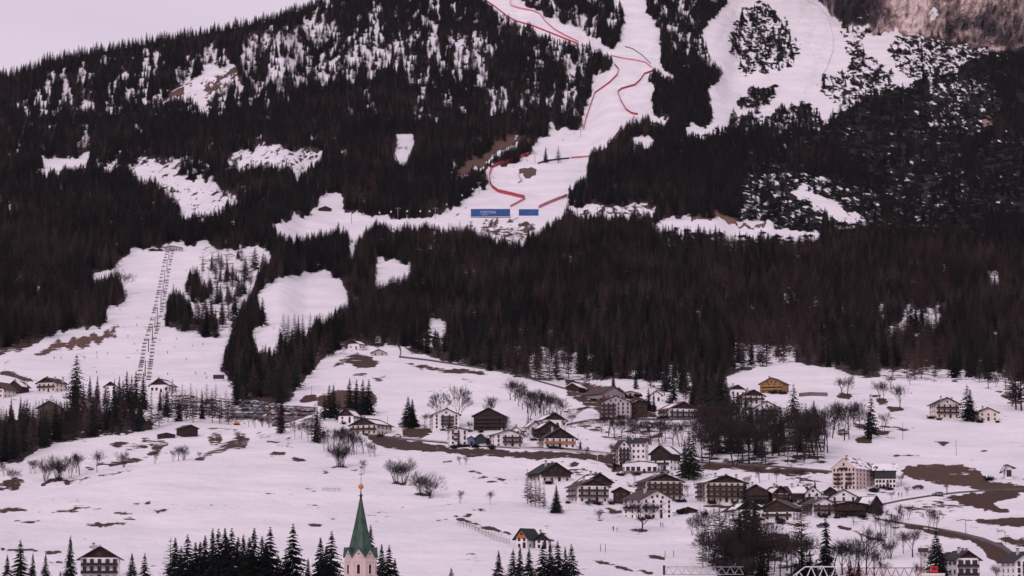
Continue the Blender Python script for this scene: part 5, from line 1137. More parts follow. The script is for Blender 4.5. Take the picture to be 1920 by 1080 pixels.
def road(name, pts, wpx, m, lift=.35, cat=None):
    """pts: photo points of the far edge; wpx: seen height of the road in px"""
    P = dens(pts, 4); rows = []
    for j in range(4):
        f = j / 3.; w_ = np.interp(np.arange(len(P)), np.linspace(0, len(P) - 1, len(wpx)), wpx) if isinstance(wpx, (list, tuple)) else np.full(len(P), wpx)
        x = P[:, 0]; y = P[:, 1] + f * w_
        q = unproj(x, y, Dist(x, y)); q[:, 2] += lift; rows.append(q)
    n = len(P); V = np.concatenate(rows, 0)
    sk = rows[-1].copy(); sk[:, 2] -= 1.2; V = np.concatenate([V, sk], 0)
    idx = np.arange(5 * n).reshape(5, n)
    q = np.stack([idx[:-1, :-1], idx[1:, :-1], idx[1:, 1:], idx[:-1, 1:]], -1).reshape(-1, 4)
    o = mesh_np(name, V, q, m, smooth=True); tag(o, kind='structure'); return o
road('road', [(686, 815), (760, 822), (860, 831), (960, 838), (1060, 841), (1150, 850)], [3, 3], M_ASPH)
road('road', [(1300, 866), (1380, 870), (1440, 873), (1562, 884)], 2.6, M_ASPH)
road('road', [(1060, 796), (1100, 788), (1160, 783), (1240, 786), (1300, 784)], 3, M_ASPH)
road('hill_road', [(735, 638), (742, 640), (748, 646), (752, 655), (750, 664)], [3, 7, 9], M_ASPH)
road('hill_road', [(748, 668), (800, 674), (840, 680), (900, 689), (960, 699), (1010, 714), (1060, 728)], [2.5, 2], M_ASPH)
road('road', [(1640, 972), (1690, 981), (1740, 988), (1800, 999), (1845, 1010), (1880, 1024), (1912, 1046)], [1.5, 2, 5, 8], M_ASPH)
road('road', [(1652, 946), (1690, 938), (1740, 930), (1800, 923), (1860, 919), (1930, 917)], [1.8, 1.4], M_ASPH)
road('road', [(510, 795), (540, 788), (570, 778), (592, 764)], [5, 5], M_ASPH)
road('car_park', [(432, 748), (480, 752), (530, 760), (566, 762), (590, 764)], [30, 36, 32, 12], M_CARP, .25)
road('track', [(0, 700), (30, 706), (62, 714)], 2, M_ROAD2)
# kerb wall and railing along the village road
def strip_thing(name, label, cat, pts, h, m, th=.25, z0=-.3, group=None, step=5, mats=None, Ds=None):
    P = dens(pts, step); D = Dist(P[:, 0], P[:, 1]); q = unproj(P[:, 0], P[:, 1], D)
    n = len(q); base = q[0].copy(); q = q - base; V = []
    for z in (z0, h):
        for dy in (0, th):
            a = q.copy(); a[:, 1] += dy; a[:, 2] += z; V.append(a)
    V = np.concatenate(V, 0); idx = np.arange(4 * n).reshape(4, n)
    qs = []
    for a, b in ((0, 2), (3, 1), (2, 3)): qs.append(np.stack([idx[a, :-1], idx[a, 1:], idx[b, 1:], idx[b, :-1]], -1))
    o = mesh_np(name, V, np.concatenate(qs, 0), m); o.location = base; tag(o, label, cat, group); return o
strip_thing('guard_rail', 'long pale rail along the village road below the hotels', 'railing', [(752, 823), (860, 833), (960, 840.5), (1150, 852.5)], .9, M_GREYP)
strip_thing('retaining_wall', 'grey brown retaining wall below the road right of the big spruces', 'wall', [(1310, 871), (1380, 874), (1460, 878), (1560, 887)], .0, M_STONE, z0=-2.2)
strip_thing('retaining_wall', 'stone retaining wall beside the yellow timber chalet', 'wall', [(1498, 744), (1520, 742), (1552, 743)], 2.2, M_STONE)
strip_thing('retaining_wall', 'pinkish stone wall along the upper village road', 'wall', [(1082, 800), (1100, 796), (1135, 792)], 1.2, M_CREAM)
# field fences: separate posts inside one fence
def fence(label, pts, h=1.4, stp=2.6, group=None, tree=False):
    P = dens(pts, stp); q = unproj(P[:, 0], P[:, 1], Dist(P[:, 0], P[:, 1])); base = Vector(q[0].tolist()); b = MB(); r = MB()
    for i, v in enumerate(q):
        v = Vector(v.tolist()) - base; hh = h * random.uniform(.8, 1.2)
        b.tube(v - Vector((0, 0, .3)), v + Vector((random.uniform(-.1, .1), 0, hh)), .09, .07, 4)
        if i: r.tube(pv + Vector((0, 0, h * .7)), v + Vector((0, 0, h * .7)), .05, .05, 4)
        pv = v
    o = empty('field_fence', base); tag(o, label, 'fence', group); b.build('posts', M_DSTEEL, o); r.build('rail', M_DSTEEL, o)
fence('weathered post fence running down to the honey coloured chalet', [(862, 980), (880, 988), (900, 1000), (925, 1012), (955, 1020)], 2.0)
fence('row of thin posts above the post fence at the honey coloured chalet', [(858, 985), (885, 994), (910, 998), (940, 1004)], 1.9, 5.5)
fence('short broken fence in the open snow left of the tower', [(604, 920), (620, 921), (638, 921)], 1.6)
fence('thin fence along the top of the race hill track', [(62, 714), (100, 722), (140, 733)], 1.0, 4)
# poles
def pole(label, x, y, h_px, arm=0, m=M_DSTEEL, group='poles and lamp posts', r=.12):
    k = ppm(x, y); h = h_px / k; o = empty('pole' if not arm else 'street_lamp', at(x, y)); tag(o, label, 'pole' if not arm else 'street lamp', group)
    b = MB(); b.tube((0, 0, -.4), (0, 0, h), r, r * .7, 6); b.build('post', m, o)
    if arm:
        b = MB(); pr = Vector((0, 0, h))
        for i in range(1, 6):
            a = PI / 2 * i / 5; q = Vector((-arm * math.sin(a), 0, h + .8 * (1 - math.cos(a)) * .4)); b.tube(pr, q, .06, .06, 4); pr = q
        b.box(-arm - .5, -arm + .2, -.18, .18, h + .2, h + .42); b.build('lamp_head', m, o)
for lb, x, y, h, a in [('thin pole on the right snowfield above the pink hotel', 1693, 824, 32, 0), ('thin pole on the right snowfield right of the brown hump', 1793, 854, 28, 0), ('tall pale pole on the bank between road and lower quarter', 1120, 875, 40, 0), ('short pole left of the tall pale pole below the road', 1134, 857, 20, 0),
                       ('thin post beside the long low chalet at the road', 707, 826, 26, 0), ('thin post on the snow near the curving road', 1811, 1000, 24, 0), ('curved street lamp above the right end of the curving road', 1885, 1021, 25, .9), ('post at the edge of the knoll meadow near the car park', 584, 750, 26, 0),
                       ('pale chimney like post at the building site', 1222, 731, 18, 0), ('post left of the dark timber hotel', 885, 798, 22, 0), ('post right of the low chalet at the road', 727, 795, 16, 0), ('lamp post by the forecourt of the pink hotel', 1776, 928, 22, 0),
                       ('pole beside the orange ended chalet', 1084, 832, 20, 0), ('thin post in the lower snowfield, left one of two', 1126, 1034, 14, 0), ('thin post in the lower snowfield, right one of two', 1135, 1036, 16, 0), ('thin stake above the left crane jib, left one', 1247, 1044, 11, 0), ('thin stake above the left crane jib, right one', 1263, 1044, 12, 0), ('thin post left of the pink hotel on the lawn', 1442, 900, 18, 0)]:
    pole(lb, x, y, h, a, M_WSTEEL if 'pale' in lb else M_DSTEEL)
# ------------------------------------------------------------------ race nets
def net(label, pts, h=3.2, m=M_REDNET): 
    strip_thing('safety_net', label, 'safety net', pts, h, m, th=.12, group='nets along the race piste', step=4)
net('red net down the left side of the upper race piste', [(893, -10), (927, 13), (950, 31), (965, 40), (1000, 50), (1035, 64), (1065, 76), (1085, 84)], 3.0)
net('faded red net curving through the upper race piste', [(955, -8), (958, 12), (975, 17), (1000, 22), (1012, 27), (1023, 42), (1040, 57), (1060, 68), (1085, 80)], 3.2, M_PINKNET)
net('faded red net across the junction of the two pistes', [(1148, 106), (1165, 110), (1190, 114), (1210, 118), (1222, 128)], 2.6, M_PINKNET)
net('thin dark net curving over the junction of the two pistes', [(1172, 88), (1186, 92), (1204, 104), (1220, 120)], 1.6, M_DNET)
net('red net down the left side of the middle race piste', [(1152, 122), (1160, 131), (1157, 142), (1143, 156), (1128, 167), (1115, 176), (1108, 196), (1099, 222), (1094, 244)], 3.4)
net('bright red net bulging on the right of the middle race piste', [(1226, 134), (1208, 140), (1200, 152), (1190, 161), (1165, 168), (1158, 174), (1164, 190), (1174, 207), (1184, 214), (1196, 216)], 3.4)
net('short red net stub under the bulging net', [(1189, 218), (1185, 230)], 2.6)
net('red net at the wood edge above the lone conifers', [(1162, 246), (1150, 262), (1138, 278)], 3.2)
net('long bright red net hooking round the finish area', [(993, 290), (975, 297), (955, 304), (940, 308), (922, 316), (917, 330), (918, 344), (923, 353), (934, 361), (960, 367), (984, 373)], 4.6)
net('faded red net leading back to the blue banner', [(985, 374), (972, 381), (957, 389)], 3, M_PINKNET)
net('red net rising to the wood right of the blue banner', [(1010, 391), (1030, 382), (1045, 376), (1064, 369)], 4.0, M_PINKNET)
net('dark net beside the two lone conifers', [(1008, 308), (1025, 303), (1046, 300), (1068, 298)], 2.4, M_DNET)
net('pale red net right of the two lone conifers', [(1070, 297.5), (1090, 296), (1110, 294)], 2.6, M_PINKNET)
net('short curved red net below the earth patch of the race piste', [(972, 326), (975, 336), (979, 340), (971, 344)], 2, M_PINKNET)
net('thin grey net edging the wide upper piste', [(1513, 2), (1535, 12), (1552, 32), (1563, 70), (1562, 96), (1550, 130), (1541, 142), (1540, 170)], 1.2, M_GREYP)
net('thin red net at the wood below the wide piste', [(1255, 138), (1270, 147)], 2, M_PINKNET)
# ------------------------------------------------------------------ finish banners
def banner(label, x0, x1, y0, y1, text, tx_, tsz):
    D = float(Dist((x0 + x1) / 2, y1)); k = F / D; W = (x1 - x0) / k; Hh = (y1 - y0) / k
    p = at(x0, y1, D); o = empty('finish_banner', p); tag(o, label, 'banner', 'blue banners of the race finish')
    MBL = mat('banner_blue', (.028, .085, .24), var=.22, scale=.12, spec=.3); MTX = mat('banner_white', (.38, .42, .52), var=.03)
    b = MB(); n = int(W / 3)
    b.box(0, W, 0, .18, 0, Hh); b.build('screen', MBL, o)
    b = MB()
    for i in range(n + 1):
        x = W * i / n; b.box(x - .12, x + .12, .2, .4, -1, Hh + random.uniform(.1, .5)); b.tube((x, .3, Hh * .9), (x, 3.2, -.5), .1, .1, 4)
    b.box(0, W, .2, .35, Hh * .5, Hh * .5 + .2); b.build('scaffold', M_DSTEEL, o)
    if text:
        cu = bpy.data.curves.new('lettering', 'FONT'); cu.body = text; cu.size = tsz; cu.extrude = .03; cu.offset = .05
        to = bpy.data.objects.new('lettering', cu); COL.objects.link(to)
        dg = bpy.context.evaluated_depsgraph_get(); me = bpy.data.meshes.new_from_object(to.evaluated_get(dg)); bpy.data.objects.remove(to)
        q = bpy.data.objects.new('lettering', me); COL.objects.link(q); q.parent = o; q.rotation_euler = (PI / 2, 0, 0); q.location = (W * tx_, -.06, Hh * .42); me.materials.clear(); me.materials.append(MTX)
    b = MB(); b.box(W * tx_ + 2.5, W * tx_ + 9.5, -.04, -.01, Hh * .20, Hh * .26)
    if text: b.build('small_line', MTX, o)
banner('long blue banner with white lettering at the foot of the race piste', 883, 957, 391.5, 406, 'CORTINA', .23, 4.3)
banner('short blue banner right of the long one', 973, 1010, 392, 404.5, '', .5, 3)
strip_thing('safety_net', 'low dark line of padding before the long blue banner', 'safety net', [(883, 408), (920, 408.5), (957, 408)], .9, M_DNET)
strip_thing('grandstand', 'grey steps between the two blue banners', 'stand', [(957, 415), (965, 412), (972, 409)], 1.2, M_GREYP)
# ------------------------------------------------------------------ chairlift
M_LIFT = mat('lift_brown', (.10, .065, .055), rough=.6, var=.15)
def make_pylon(h, arm, m):
    b = MB(); b.tube((0, 0, -1), (0, 0, h), .42, .28, 8); a = b.mesh('column', m)
    b = MB(); b.box(-arm, arm, -.18, .18, h - .05, h + .2)
    for s in (-1, 1):
        b.box(s * arm - .2, s * arm + .2, -2.0, 2.0, h - .45, h - .1)
        for j in range(4): b.tube((s * arm - .12, -1.6 + j * 1.07, h - .6), (s * arm + .12, -1.6 + j * 1.07, h - .6), .26, .26, 8)
    b.box(-.15, .15, -.15, .15, h + .3, h + 1.2)
    return a, b.mesh('crossarm', m)
b = MB(); b.tube((0, 0, 0), (0, 0, -2.3), .07, .07, 4); b.box(-1.3, 1.3, -.06, .06, -2.35, -2.2); CH_H = b.mesh('hanger', M_DSTEEL)
b = MB(); b.box(-1.45, 1.45, -.35, .35, -3.5, -3.36); b.box(-1.45, 1.45, .28, .38, -3.4, -2.75); b.box(-1.5, -1.4, -.4, .35, -3.5, -2.3); b.box(1.4, 1.5, -.4, .35, -3.5, -2.3); CH_S = b.mesh('seat', M_DSTEEL)
LIFT = [(272, 706, 28), (278.3, 659, 23), (285.5, 638, 26), (290.3, 614.5, 19), (294.5, 610.5, 32), (301.7, 575.5, 31), (305.6, 549, 23), (308.7, 531, 23), (313, 508.5, 22), (316.6, 486, 15), (320, 472, 11)]
tops = []
for i, (x, y, hp) in enumerate(LIFT):
    h = hp / ppm(x, y); A, Bm = make_pylon(h, 3.1, M_LIFT)
    o = empty('chairlift_pylon', at(x, y)); child('column', A, o); child('crossarm', Bm, o)
    tag(o, 'brown chairlift pylon, %s counted from the valley end' % ORD[i], 'lift pylon', 'pylons of the chairlift on the left slope')
    tops.append(o.location + Vector((0, 0, h - .75)))
ntot = 0; 
for s in (-1, 1):
    cb = MB(); first = tops[0] + (tops[0] - tops[1]) * .5
    seq = [first] + tops; base = seq[0].copy()
    for a, c in zip(seq, seq[1:]): 
        off = Vector((s * 3.1, 0, 0)); mid = (a + c) / 2 + Vector((0, 0, -.012 * (a - c).length))
        for u, v in ((a, mid), (mid, c)): cb.tube(u + off - base, v + off - base, .025, .025, 4)
        n = max(1, int((c - a).length / 24)); 
        for j in range(n):
            f = (j + (.3 if s < 0 else .7)) / n; p = a.lerp(c, f) + off + Vector((0, 0, -.012 * (a - c).length * (1 - abs(2 * f - 1))))
            q = empty('lift_chair', p); child('hanger', CH_H, q); child('seat', CH_S, q); ntot += 1
            tag(q, 'empty chair hanging on the %s cable, %s counted from below' % ('left' if s < 0 else 'right', ORD[min(78, ntot - 1 - (0 if s < 0 else nl))]), 'lift chair', 'chairs of the chairlift on the left slope')
    if s < 0: nl = ntot
    o = cb.build('lift_cable', M_DSTEEL); o.location = base; tag(o, '%s hauling cable of the chairlift on the left slope' % ('left' if s < 0 else 'right'), 'cable')
# the upper lift with pale pylons
UP = [(659, 419, 22), (746, 411, 21), (816, 410, 20), (898, 364, 22), (1003, 306, 19), (1089, 257, 19)]
ut = []
for i, (x, y, hp) in enumerate(UP):
    h = hp / ppm(x, y); A, Bm = make_pylon(h, 2.8, M_STEEL)
    o = empty('lift_pylon', at(x, y)); child('column', A, o); child('crossarm', Bm, o); tag(o, 'pale steel pylon of the upper lift, %s from the left' % ORD[i], 'lift pylon', 'pylons of the upper lift'); ut.append(o.location + Vector((0, 0, h - .75)))
cb = MB(); base = ut[0].copy(); n_ = 0
b = MB(); b.tube((0, 0, 0), (0, 0, -1.6), .06, .06, 4); b.lathe([(.2, -3.9), (.95, -3.7), (1.05, -2.6), (.7, -1.9), (.1, -1.6)], 10); GM = b.mesh('cabin', mat('pale_cabin', (.55, .52, .56), rough=.4, var=.1))
for a, c in zip(ut, ut[1:]):
    cb.tube(a - base, c - base, .03, .03, 4)
    for f in (.25, .6, .85):
        q = bpy.data.objects.new('lift_cabin', GM); COL.objects.link(q); q.location = a.lerp(c, f) - Vector((0, 0, 0)); tag(q, 'small pale lift cabin on the upper cable, %s from the left' % ORD[n_], 'lift cabin', 'cabins of the upper lift'); n_ += 1
o = cb.build('lift_cable', M_DSTEEL); o.location = base; tag(o, 'thin cable of the upper lift with pale pylons', 'cable')
# ------------------------------------------------------------------ people
def body_mesh(name, pose):
    J = {'pel': (0, 0, .95), 'che': (0, .02, 1.32), 'nek': (0, .0, 1.5), 'hed': (0, -.03, 1.66), 'top': (0, -.02, 1.76)}
    if pose == 'ski':
        J['che'] = (0, -.16, 1.25); J['nek'] = (0, -.24, 1.42); J['hed'] = (0, -.30, 1.56); J['top'] = (0, -.31, 1.66)
        L = {'k': (.13, -.16, .52), 'a': (.13, .02, .08), 'f': (.13, -.16, .06), 'e': (.34, -.22, 1.12), 'h': (.36, -.46, 1.02)}
    else: L = {'k': (.11, -.03, .50), 'a': (.12, .02, .08), 'f': (.12, -.16, .05), 'e': (.27, .02, 1.15), 'h': (.26, -.10, .90)}
    v = []; e = []; r = []
    def ad(p, rad, par=None): v.append(p); r.append(rad); (e.append((par, len(v) - 1)) if par is not None else None); return len(v) - 1
    p0 = ad(J['pel'], .16); p1 = ad(J['che'], .19, p0); p2 = ad(J['nek'], .07, p1); p3 = ad(J['hed'], .105, p2); ad(J['top'], .08, p3)
    for s in (-1, 1):
        M_ = lambda q: (q[0] * s, q[1], q[2])
        h_ = ad((.10 * s, J['pel'][1], .88), .11, p0); k_ = ad(M_(L['k']), .075, h_); a_ = ad(M_(L['a']), .05, k_); ad(M_(L['f']), .05, a_)
        c = J['che']; sh = ad((.19 * s, c[1], c[2] + .10), .075, p1); el = ad(M_(L['e']), .05, sh); ad(M_(L['h']), .045, el)
    me = bpy.data.meshes.new(name); me.from_pydata(v, e, []); o = bpy.data.objects.new(name, me); COL.objects.link(o)
    md = o.modifiers.new('skin', 'SKIN'); o.modifiers.new('sub', 'SUBSURF').levels = 1
    for i, q in enumerate(me.skin_vertices[0].data): q.radius = (r[i], r[i]); q.use_root = (i == 0)
    dg = bpy.context.evaluated_depsgraph_get(); out = bpy.data.meshes.new_from_object(o.evaluated_get(dg)); bpy.data.objects.remove(o)
    out.materials.clear(); return out
CL = [mat('dark_ski_suit', (.03, .025, .04), var=.2), mat('red_ski_jacket', (.30, .04, .04), var=.2), mat('blue_ski_jacket', (.04, .08, .2), var=.2)]
BM = {}
for pz in ('ski', 'stand'):
    m0 = body_mesh('body', pz)
    for ci, c in enumerate(CL):
        q = m0.copy(); q.materials.append(c); BM[pz, ci] = q
sk = MB()
for s in (-1, 1): sk.box(s * .13 - .05, s * .13 + .05, -.95, .75, .0, .03); sk.box(s * .13 - .05, s * .13 + .05, -1.05, -.93, .02, .1); sk.tube((s * .38, -.46, 1.04), (s * .46, .15, .05), .015, .012, 4)
SKM = sk.mesh('skis', M_DSTEEL)
pn = 0
def person(x, y, where, pz='ski', grp='skiers on the left slope'):
    global pn
    ci = pn % 4 if pn % 4 < 3 else 0; o = empty('person', at(x, y), random.uniform(-1.6, 1.6), 1.12)
    child('body', BM[pz, ci], o)
    if pz == 'ski': child('skis', SKM, o)
    tag(o, ('%s in %s clothes %s' % ('skier' if pz == 'ski' else 'standing person', ('dark', 'reddish', 'bluish')[ci], where)), 'person', grp); pn += 1
for i, (x, y) in enumerate(sorted([(225, 583), (259, 597), (256, 611), (272, 616), (252, 647), (257, 659), (181, 663), (202, 665), (102, 673), (114, 673), (158, 672), (182, 671), (181, 700), (331, 637), (327, 653), (314, 663), (349, 675), (362, 650), (380, 647), (314, 703), (367, 702), (385, 702), (388, 710), (349, 508), (300, 640), (240, 632)])):
    person(x, y, 'on the chairlift piste, %s from the left' % ORD[i])
for i, x in enumerate((19, 23, 27, 31, 36, 42)): person(x, 706 + i * .7, 'in the row by the left track, %s of it' % ORD[i], 'stand', 'people in the row by the track')
for i, x in enumerate((10, 14, 18)): person(x, 683 - i * 1.2, 'at the left end of the slope, %s of three' % ORD[i], 'stand', 'people at the left end of the slope')
for i, (x, y) in enumerate([(1506, 45), (1517, 82), (1520, 94), (1517, 111), (1527, 111), (1539, 110), (1540, 126), (1528, 134), (1515, 165), (1524, 175), (1560, 78), (1361, 30), (1382, 151), (1508, 175), (1487, 137)]):
    person(x, y, 'tiny on the wide upper piste, %s counted in zigzag downhill' % ORD[i], 'ski', 'skiers on the wide upper piste')
for i, (x, y) in enumerate([(1685, 932), (1691, 932)]): person(x, y, 'on the snow below the pink hotel, %s of the pair' % ('left', 'right')[i], 'stand', 'people below the pink hotel')
for i, (x, y) in enumerate([(1150, 996), (1157, 998), (1239, 988), (1243, 989)]): person(x, y, 'near the wide crowned bare tree, %s from left' % ORD[i], 'stand', 'people on the lower snowfield')
for i, (x, y) in enumerate([(514, 617), (1174, 100), (1160, 70)]): person(x, y, ('alone on the small central piste', 'at the junction of the pistes', 'high on the white piste left side')[i], 'ski', 'lone skiers')
# ------------------------------------------------------------------ cars
def car_mesh(col, nm):
    b = MB(); prof = [(-2.1, .35), (-2.15, .75), (-1.9, .95), (-1.15, 1.0), (-.55, 1.45), (1.1, 1.48), (1.85, 1.05), (2.1, .95), (2.15, .4)]
    b.prism(prof, -.85, .85, 0)
    for s in (-.87, .86): b.prism([(-.95, 1.03), (-.5, 1.38), (1.0, 1.40), (1.55, 1.05)], s, s + .015, 1)
    b.prism([(-1.14, 1.02), (-1.2, 1.06), (-.62, 1.46), (-.56, 1.42)], -.75, .75, 1)
    for x in (-1.35, 1.3):
        for s in (-.9, .68): b.add([(x + .33 * math.cos(t), s, .33 + .33 * math.sin(t)) for t in np.linspace(0, 2 * PI, 10, endpoint=False)] + [(x + .33 * math.cos(t), s + .22, .33 + .33 * math.sin(t)) for t in np.linspace(0, 2 * PI, 10, endpoint=False)], [tuple(range(10)), tuple(range(19, 9, -1))] + [(i, (i + 1) % 10, (i + 1) % 10 + 10, i + 10) for i in range(10)], 2)
    return b.mesh('parked_car', [mat('car_paint_' + nm, col, rough=.35, var=.03, spec=.5), M_GLASS, mat('tyre', (.02, .02, .02), var=.1)])
CARS = [('white', (.55, .53, .55)), ('grey', (.18, .17, .19)), ('dark', (.03, .03, .035)), ('silver', (.32, .31, .33)), ('blue', (.04, .07, .16)), ('red', (.2, .03, .03))]
CM = [(n, car_mesh(c, n)) for n, c in CARS]
rc = random.Random(9); cn_ = 0
for r_, (xa, ya, xb, yb2, n) in enumerate([(440, 756, 505, 762, 14), (452, 763, 560, 769, 22), (446, 770, 585, 773, 26), (462, 777, 570, 780, 20), (430, 786, 520, 788, 14)]):
    for i in range(n):
        if rc.random() < .12: continue
        f = i / (n - 1); x = xa + (xb - xa) * f; y = ya + (yb2 - ya) * f; nm, me = CM[rc.choice([0, 1, 2, 2, 3, 3, 4, 5, 1])]
        o = bpy.data.objects.new('parked_car', me); COL.objects.link(o); o.location = at(x, y) + Vector((0, 0, .3)); o.rotation_euler = (0, 0, PI / 2 + rc.uniform(-.35, .15)); o.scale = (1.1, 1.1, 1.1)
        tag(o, '%s parked car, %s place from the left in %s row of the car park' % (nm, ORD[i], ('the uppermost', 'the second', 'the third', 'the fourth', 'the lowest')[r_]), 'car', 'cars in the car park')
for lb, x, y, ci, rz in [('white parked car in front of the dark lean-to by the road', 904, 838, 0, 0), ('dark parked car with snow around it beside the white balconied chalet', 1108, 945, 2, .4), ('dark parked car in the lower quarter behind the white house', 1348, 937, 2, .2), ('grey parked car on the lawn road below the pink hotel', 1759, 930, 1, .3), ('dark parked car right of the pink hotel by the brown hump', 1721, 917, 2, 0), ('white parked car beside the long low chalet at the road', 745, 820, 0, .1), ('red parked car at the building site', 1132, 750, 5, .2), ('grey parked car beside the white hotel annex', 1246, 888, 1, .1), ('dark parked car in the forecourt at the lowest brown roofed house', 1543, 989, 2, .4), ('silver parked car on the upper village road', 1108, 792, 3, .1)]:
    o = bpy.data.objects.new('parked_car', CM[ci][1]); COL.objects.link(o); o.location = at(x, y) + Vector((0, 0, .05)); o.rotation_euler = (0, 0, rz); o.scale = (1.15, 1.15, 1.15); tag(o, lb, 'car')
# yellow digger at the car park corner
def digger():
    o = empty('digger', at(444, 797)); tag(o, 'small orange digger at the lower left corner of the car park', 'digger'); MO = mat('digger_orange', (.5, .22, .03), var=.1)
    b = MB(); b.box(-1.3, 1.3, -.9, .9, .8, 1.8); b.box(-1.2, .1, -.8, .8, 1.8, 2.8); b.build('cab', MO, o)
    b = MB(); b.tube((1.2, 0, 1.4), (3.2, 0, 3.2), .2, .16); b.tube((3.2, 0, 3.2), (4.2, 0, 1.2), .15, .12); b.box(3.9, 4.6, -.5, .5, .6, 1.2); b.build('arm', MO, o)
    b = MB(); b.box(-1.6, 1.6, -1.1, -.5, 0, .75); b.box(-1.6, 1.6, .5, 1.1, 0, .75); b.build('track', M_DSTEEL, o)
digger()
def board():
    o = empty('scoreboard', at(410, 714)); tag(o, 'dark scoreboard on two posts at the foot of the ski slope', 'scoreboard')
    b = MB(); b.box(-3.6, 3.6, -.15, .15, 1.2, 3.9); b.build('panel', mat('board_dark', (.035, .03, .035), var=.1), o)
    b = MB(); b.box(-2.9, -2.7, .16, .35, -.3, 3.6); b.box(2.7, 2.9, .16, .35, -.3, 3.6); b.build('post', M_DSTEEL, o)
board()
# ------------------------------------------------------------------ the cranes at the bottom edge
def truss(b, p0, p1, wd, ht, n, r, taper=1.0):
    p0 = Vector(p0); p1 = Vector(p1); d = p1 - p0
    up = Vector((0, 0, 1)); side = d.normalized().cross(up)
    if side.length < .1: side = Vector((1, 0, 0)); up = Vector((0, 1, 0))
    C = []
    for i in range(n + 1):
        f = i / n; c = p0 + d * f; C.append((c - side * wd / 2, c + side * wd / 2, c + up * ht * (taper if i in (0,) else 1)))
    for i in range(n):
        A, B_ = C[i], C[i + 1]
        for j in range(3): b.tube(A[j], B_[j], r, r, 5)
        m = (Vector(A[2]) + Vector(B_[2])) / 2
        for j in (0, 1): b.tube(A[j], m, r * .6, r * .6, 4); b.tube(m, B_[j], r * .6, r * .6, 4)
        b.tube(A[0], B_[1], r * .5, r * .5, 4)
    for A in C: b.tube(A[0], A[1], r * .6, r * .6, 4)
def cranes():
    D = 430.
    a = at(1246, 1077, D); c = at(1394, 1077, D); base = Vector((c.x + 1.2, c.y, -.5))
    o = empty('tower_crane', base); tag(o, 'left crane with a thin pale lattice jib reaching over the snow at the bottom', 'tower crane')
    b = MB(); truss(b, a - base, c - base, 1.0, 1.25, 9, .055); jo = b.build('jib', M_STEEL, o)
    b = MB(); q = a - base; b.box(q.x - .25, q.x + .1, -.6, .6, q.z - .1, q.z + 1.5); b.build('jib_end', M_DSTEEL, jo)
    b = MB(); truss(b, Vector((0, 0, 0)), Vector((0, 0, c.z + .2)), 1.5, 1.5, 12, .07); b.build('mast', M_STEEL, o)
    D = 380.
    a = at(1487, 1078, D); c = at(1578, 1078, D); m = at(1532, 1100, D); base = Vector((m.x, m.y, -.5))
    o = empty('tower_crane', base); tag(o, 'white triangular crane truss at the bottom right, seen close', 'tower crane')
    b = MB(); truss(b, a - base + Vector((0, 0, -.9)), c - base + Vector((0, 0, -.9)), 1.3, 2.1, 4, .09, .35); b.build('jib', M_WSTEEL, o)
    b = MB(); truss(b, Vector((0, 0, 0)), Vector((0, 0, c.z - .7)), 1.6, 1.6, 12, .09); b.build('mast', M_WSTEEL, o)
    D = 400.
    a = at(1575, 1077, D); c = at(1736, 1077, D); m = at(1640, 1100, D); base = Vector((m.x, m.y, -.5))
    o = empty('tower_crane', base); tag(o, 'dark red crane lattice along the bottom edge right of the white truss', 'tower crane')
    b = MB(); truss(b, a - base + Vector((0, 0, -.5)), c - base + Vector((0, 0, -.5)), 1.2, 1.5, 10, .06); jo = b.build('jib', M_RSTEEL, o)
    b = MB(); q = a - base; r_ = random.Random(4)
    for i in range(5): x = q.x + .6 + i * 1.25; b.box(x, x + 1.0, -.5, .5, q.z - 1.6 - r_.random(), q.z - .55)
    b.build('counterweight', M_RSTEEL, jo)
    b = MB(); truss(b, Vector((0, 0, 0)), Vector((0, 0, c.z - .5)), 1.5, 1.5, 12, .07); b.build('mast', M_RSTEEL, o)
    b = MB(); p = at(1751, 1073, 400.); base = Vector((p.x, p.y, -.5)); o = empty('crane_cabin', base); tag(o, 'bright red cabin on a pale platform at the bottom right edge', 'cabin')
    z = p.z + .5; b.box(-.5, .55, -.5, .5, z, z + .95); b.box(-.35, .4, -.55, -.5, z + .35, z + .8, 1); b.build('cabin', [mat('bright_red', (.55, .02, .02), rough=.4, var=.1), M_GLASS], o)
    b = MB(); b.box(-2.0, 1.6, -.8, .8, z - .55, z - .15); b.build('platform', M_CREAM, o); b = MB(); truss(b, Vector((0, 0, 0)), Vector((0, 0, z - .6)), 1.2, 1.2, 12, .06); b.build('mast', M_STEEL, o)
    # old pale lattice mast by the spruce
    p = at(1730, 1098); o = empty('lattice_mast', p); tag(o, 'rusty lattice mast with a small dark box left of the bottom right spruce', 'mast'); h = 62 / ppm(1730, 1098)
    b = MB(); truss(b, (0, 0, -1), (0, 0, h), 1.3, 1.3, 12, .07); b.build('lattice', mat('rusty_steel', (.28, .15, .10), var=.3), o)
    b = MB(); b.box(-1.2, 1.8, -.6, .6, h, h + 1.3); b.build('box', M_DSTEEL, o)
cranes()

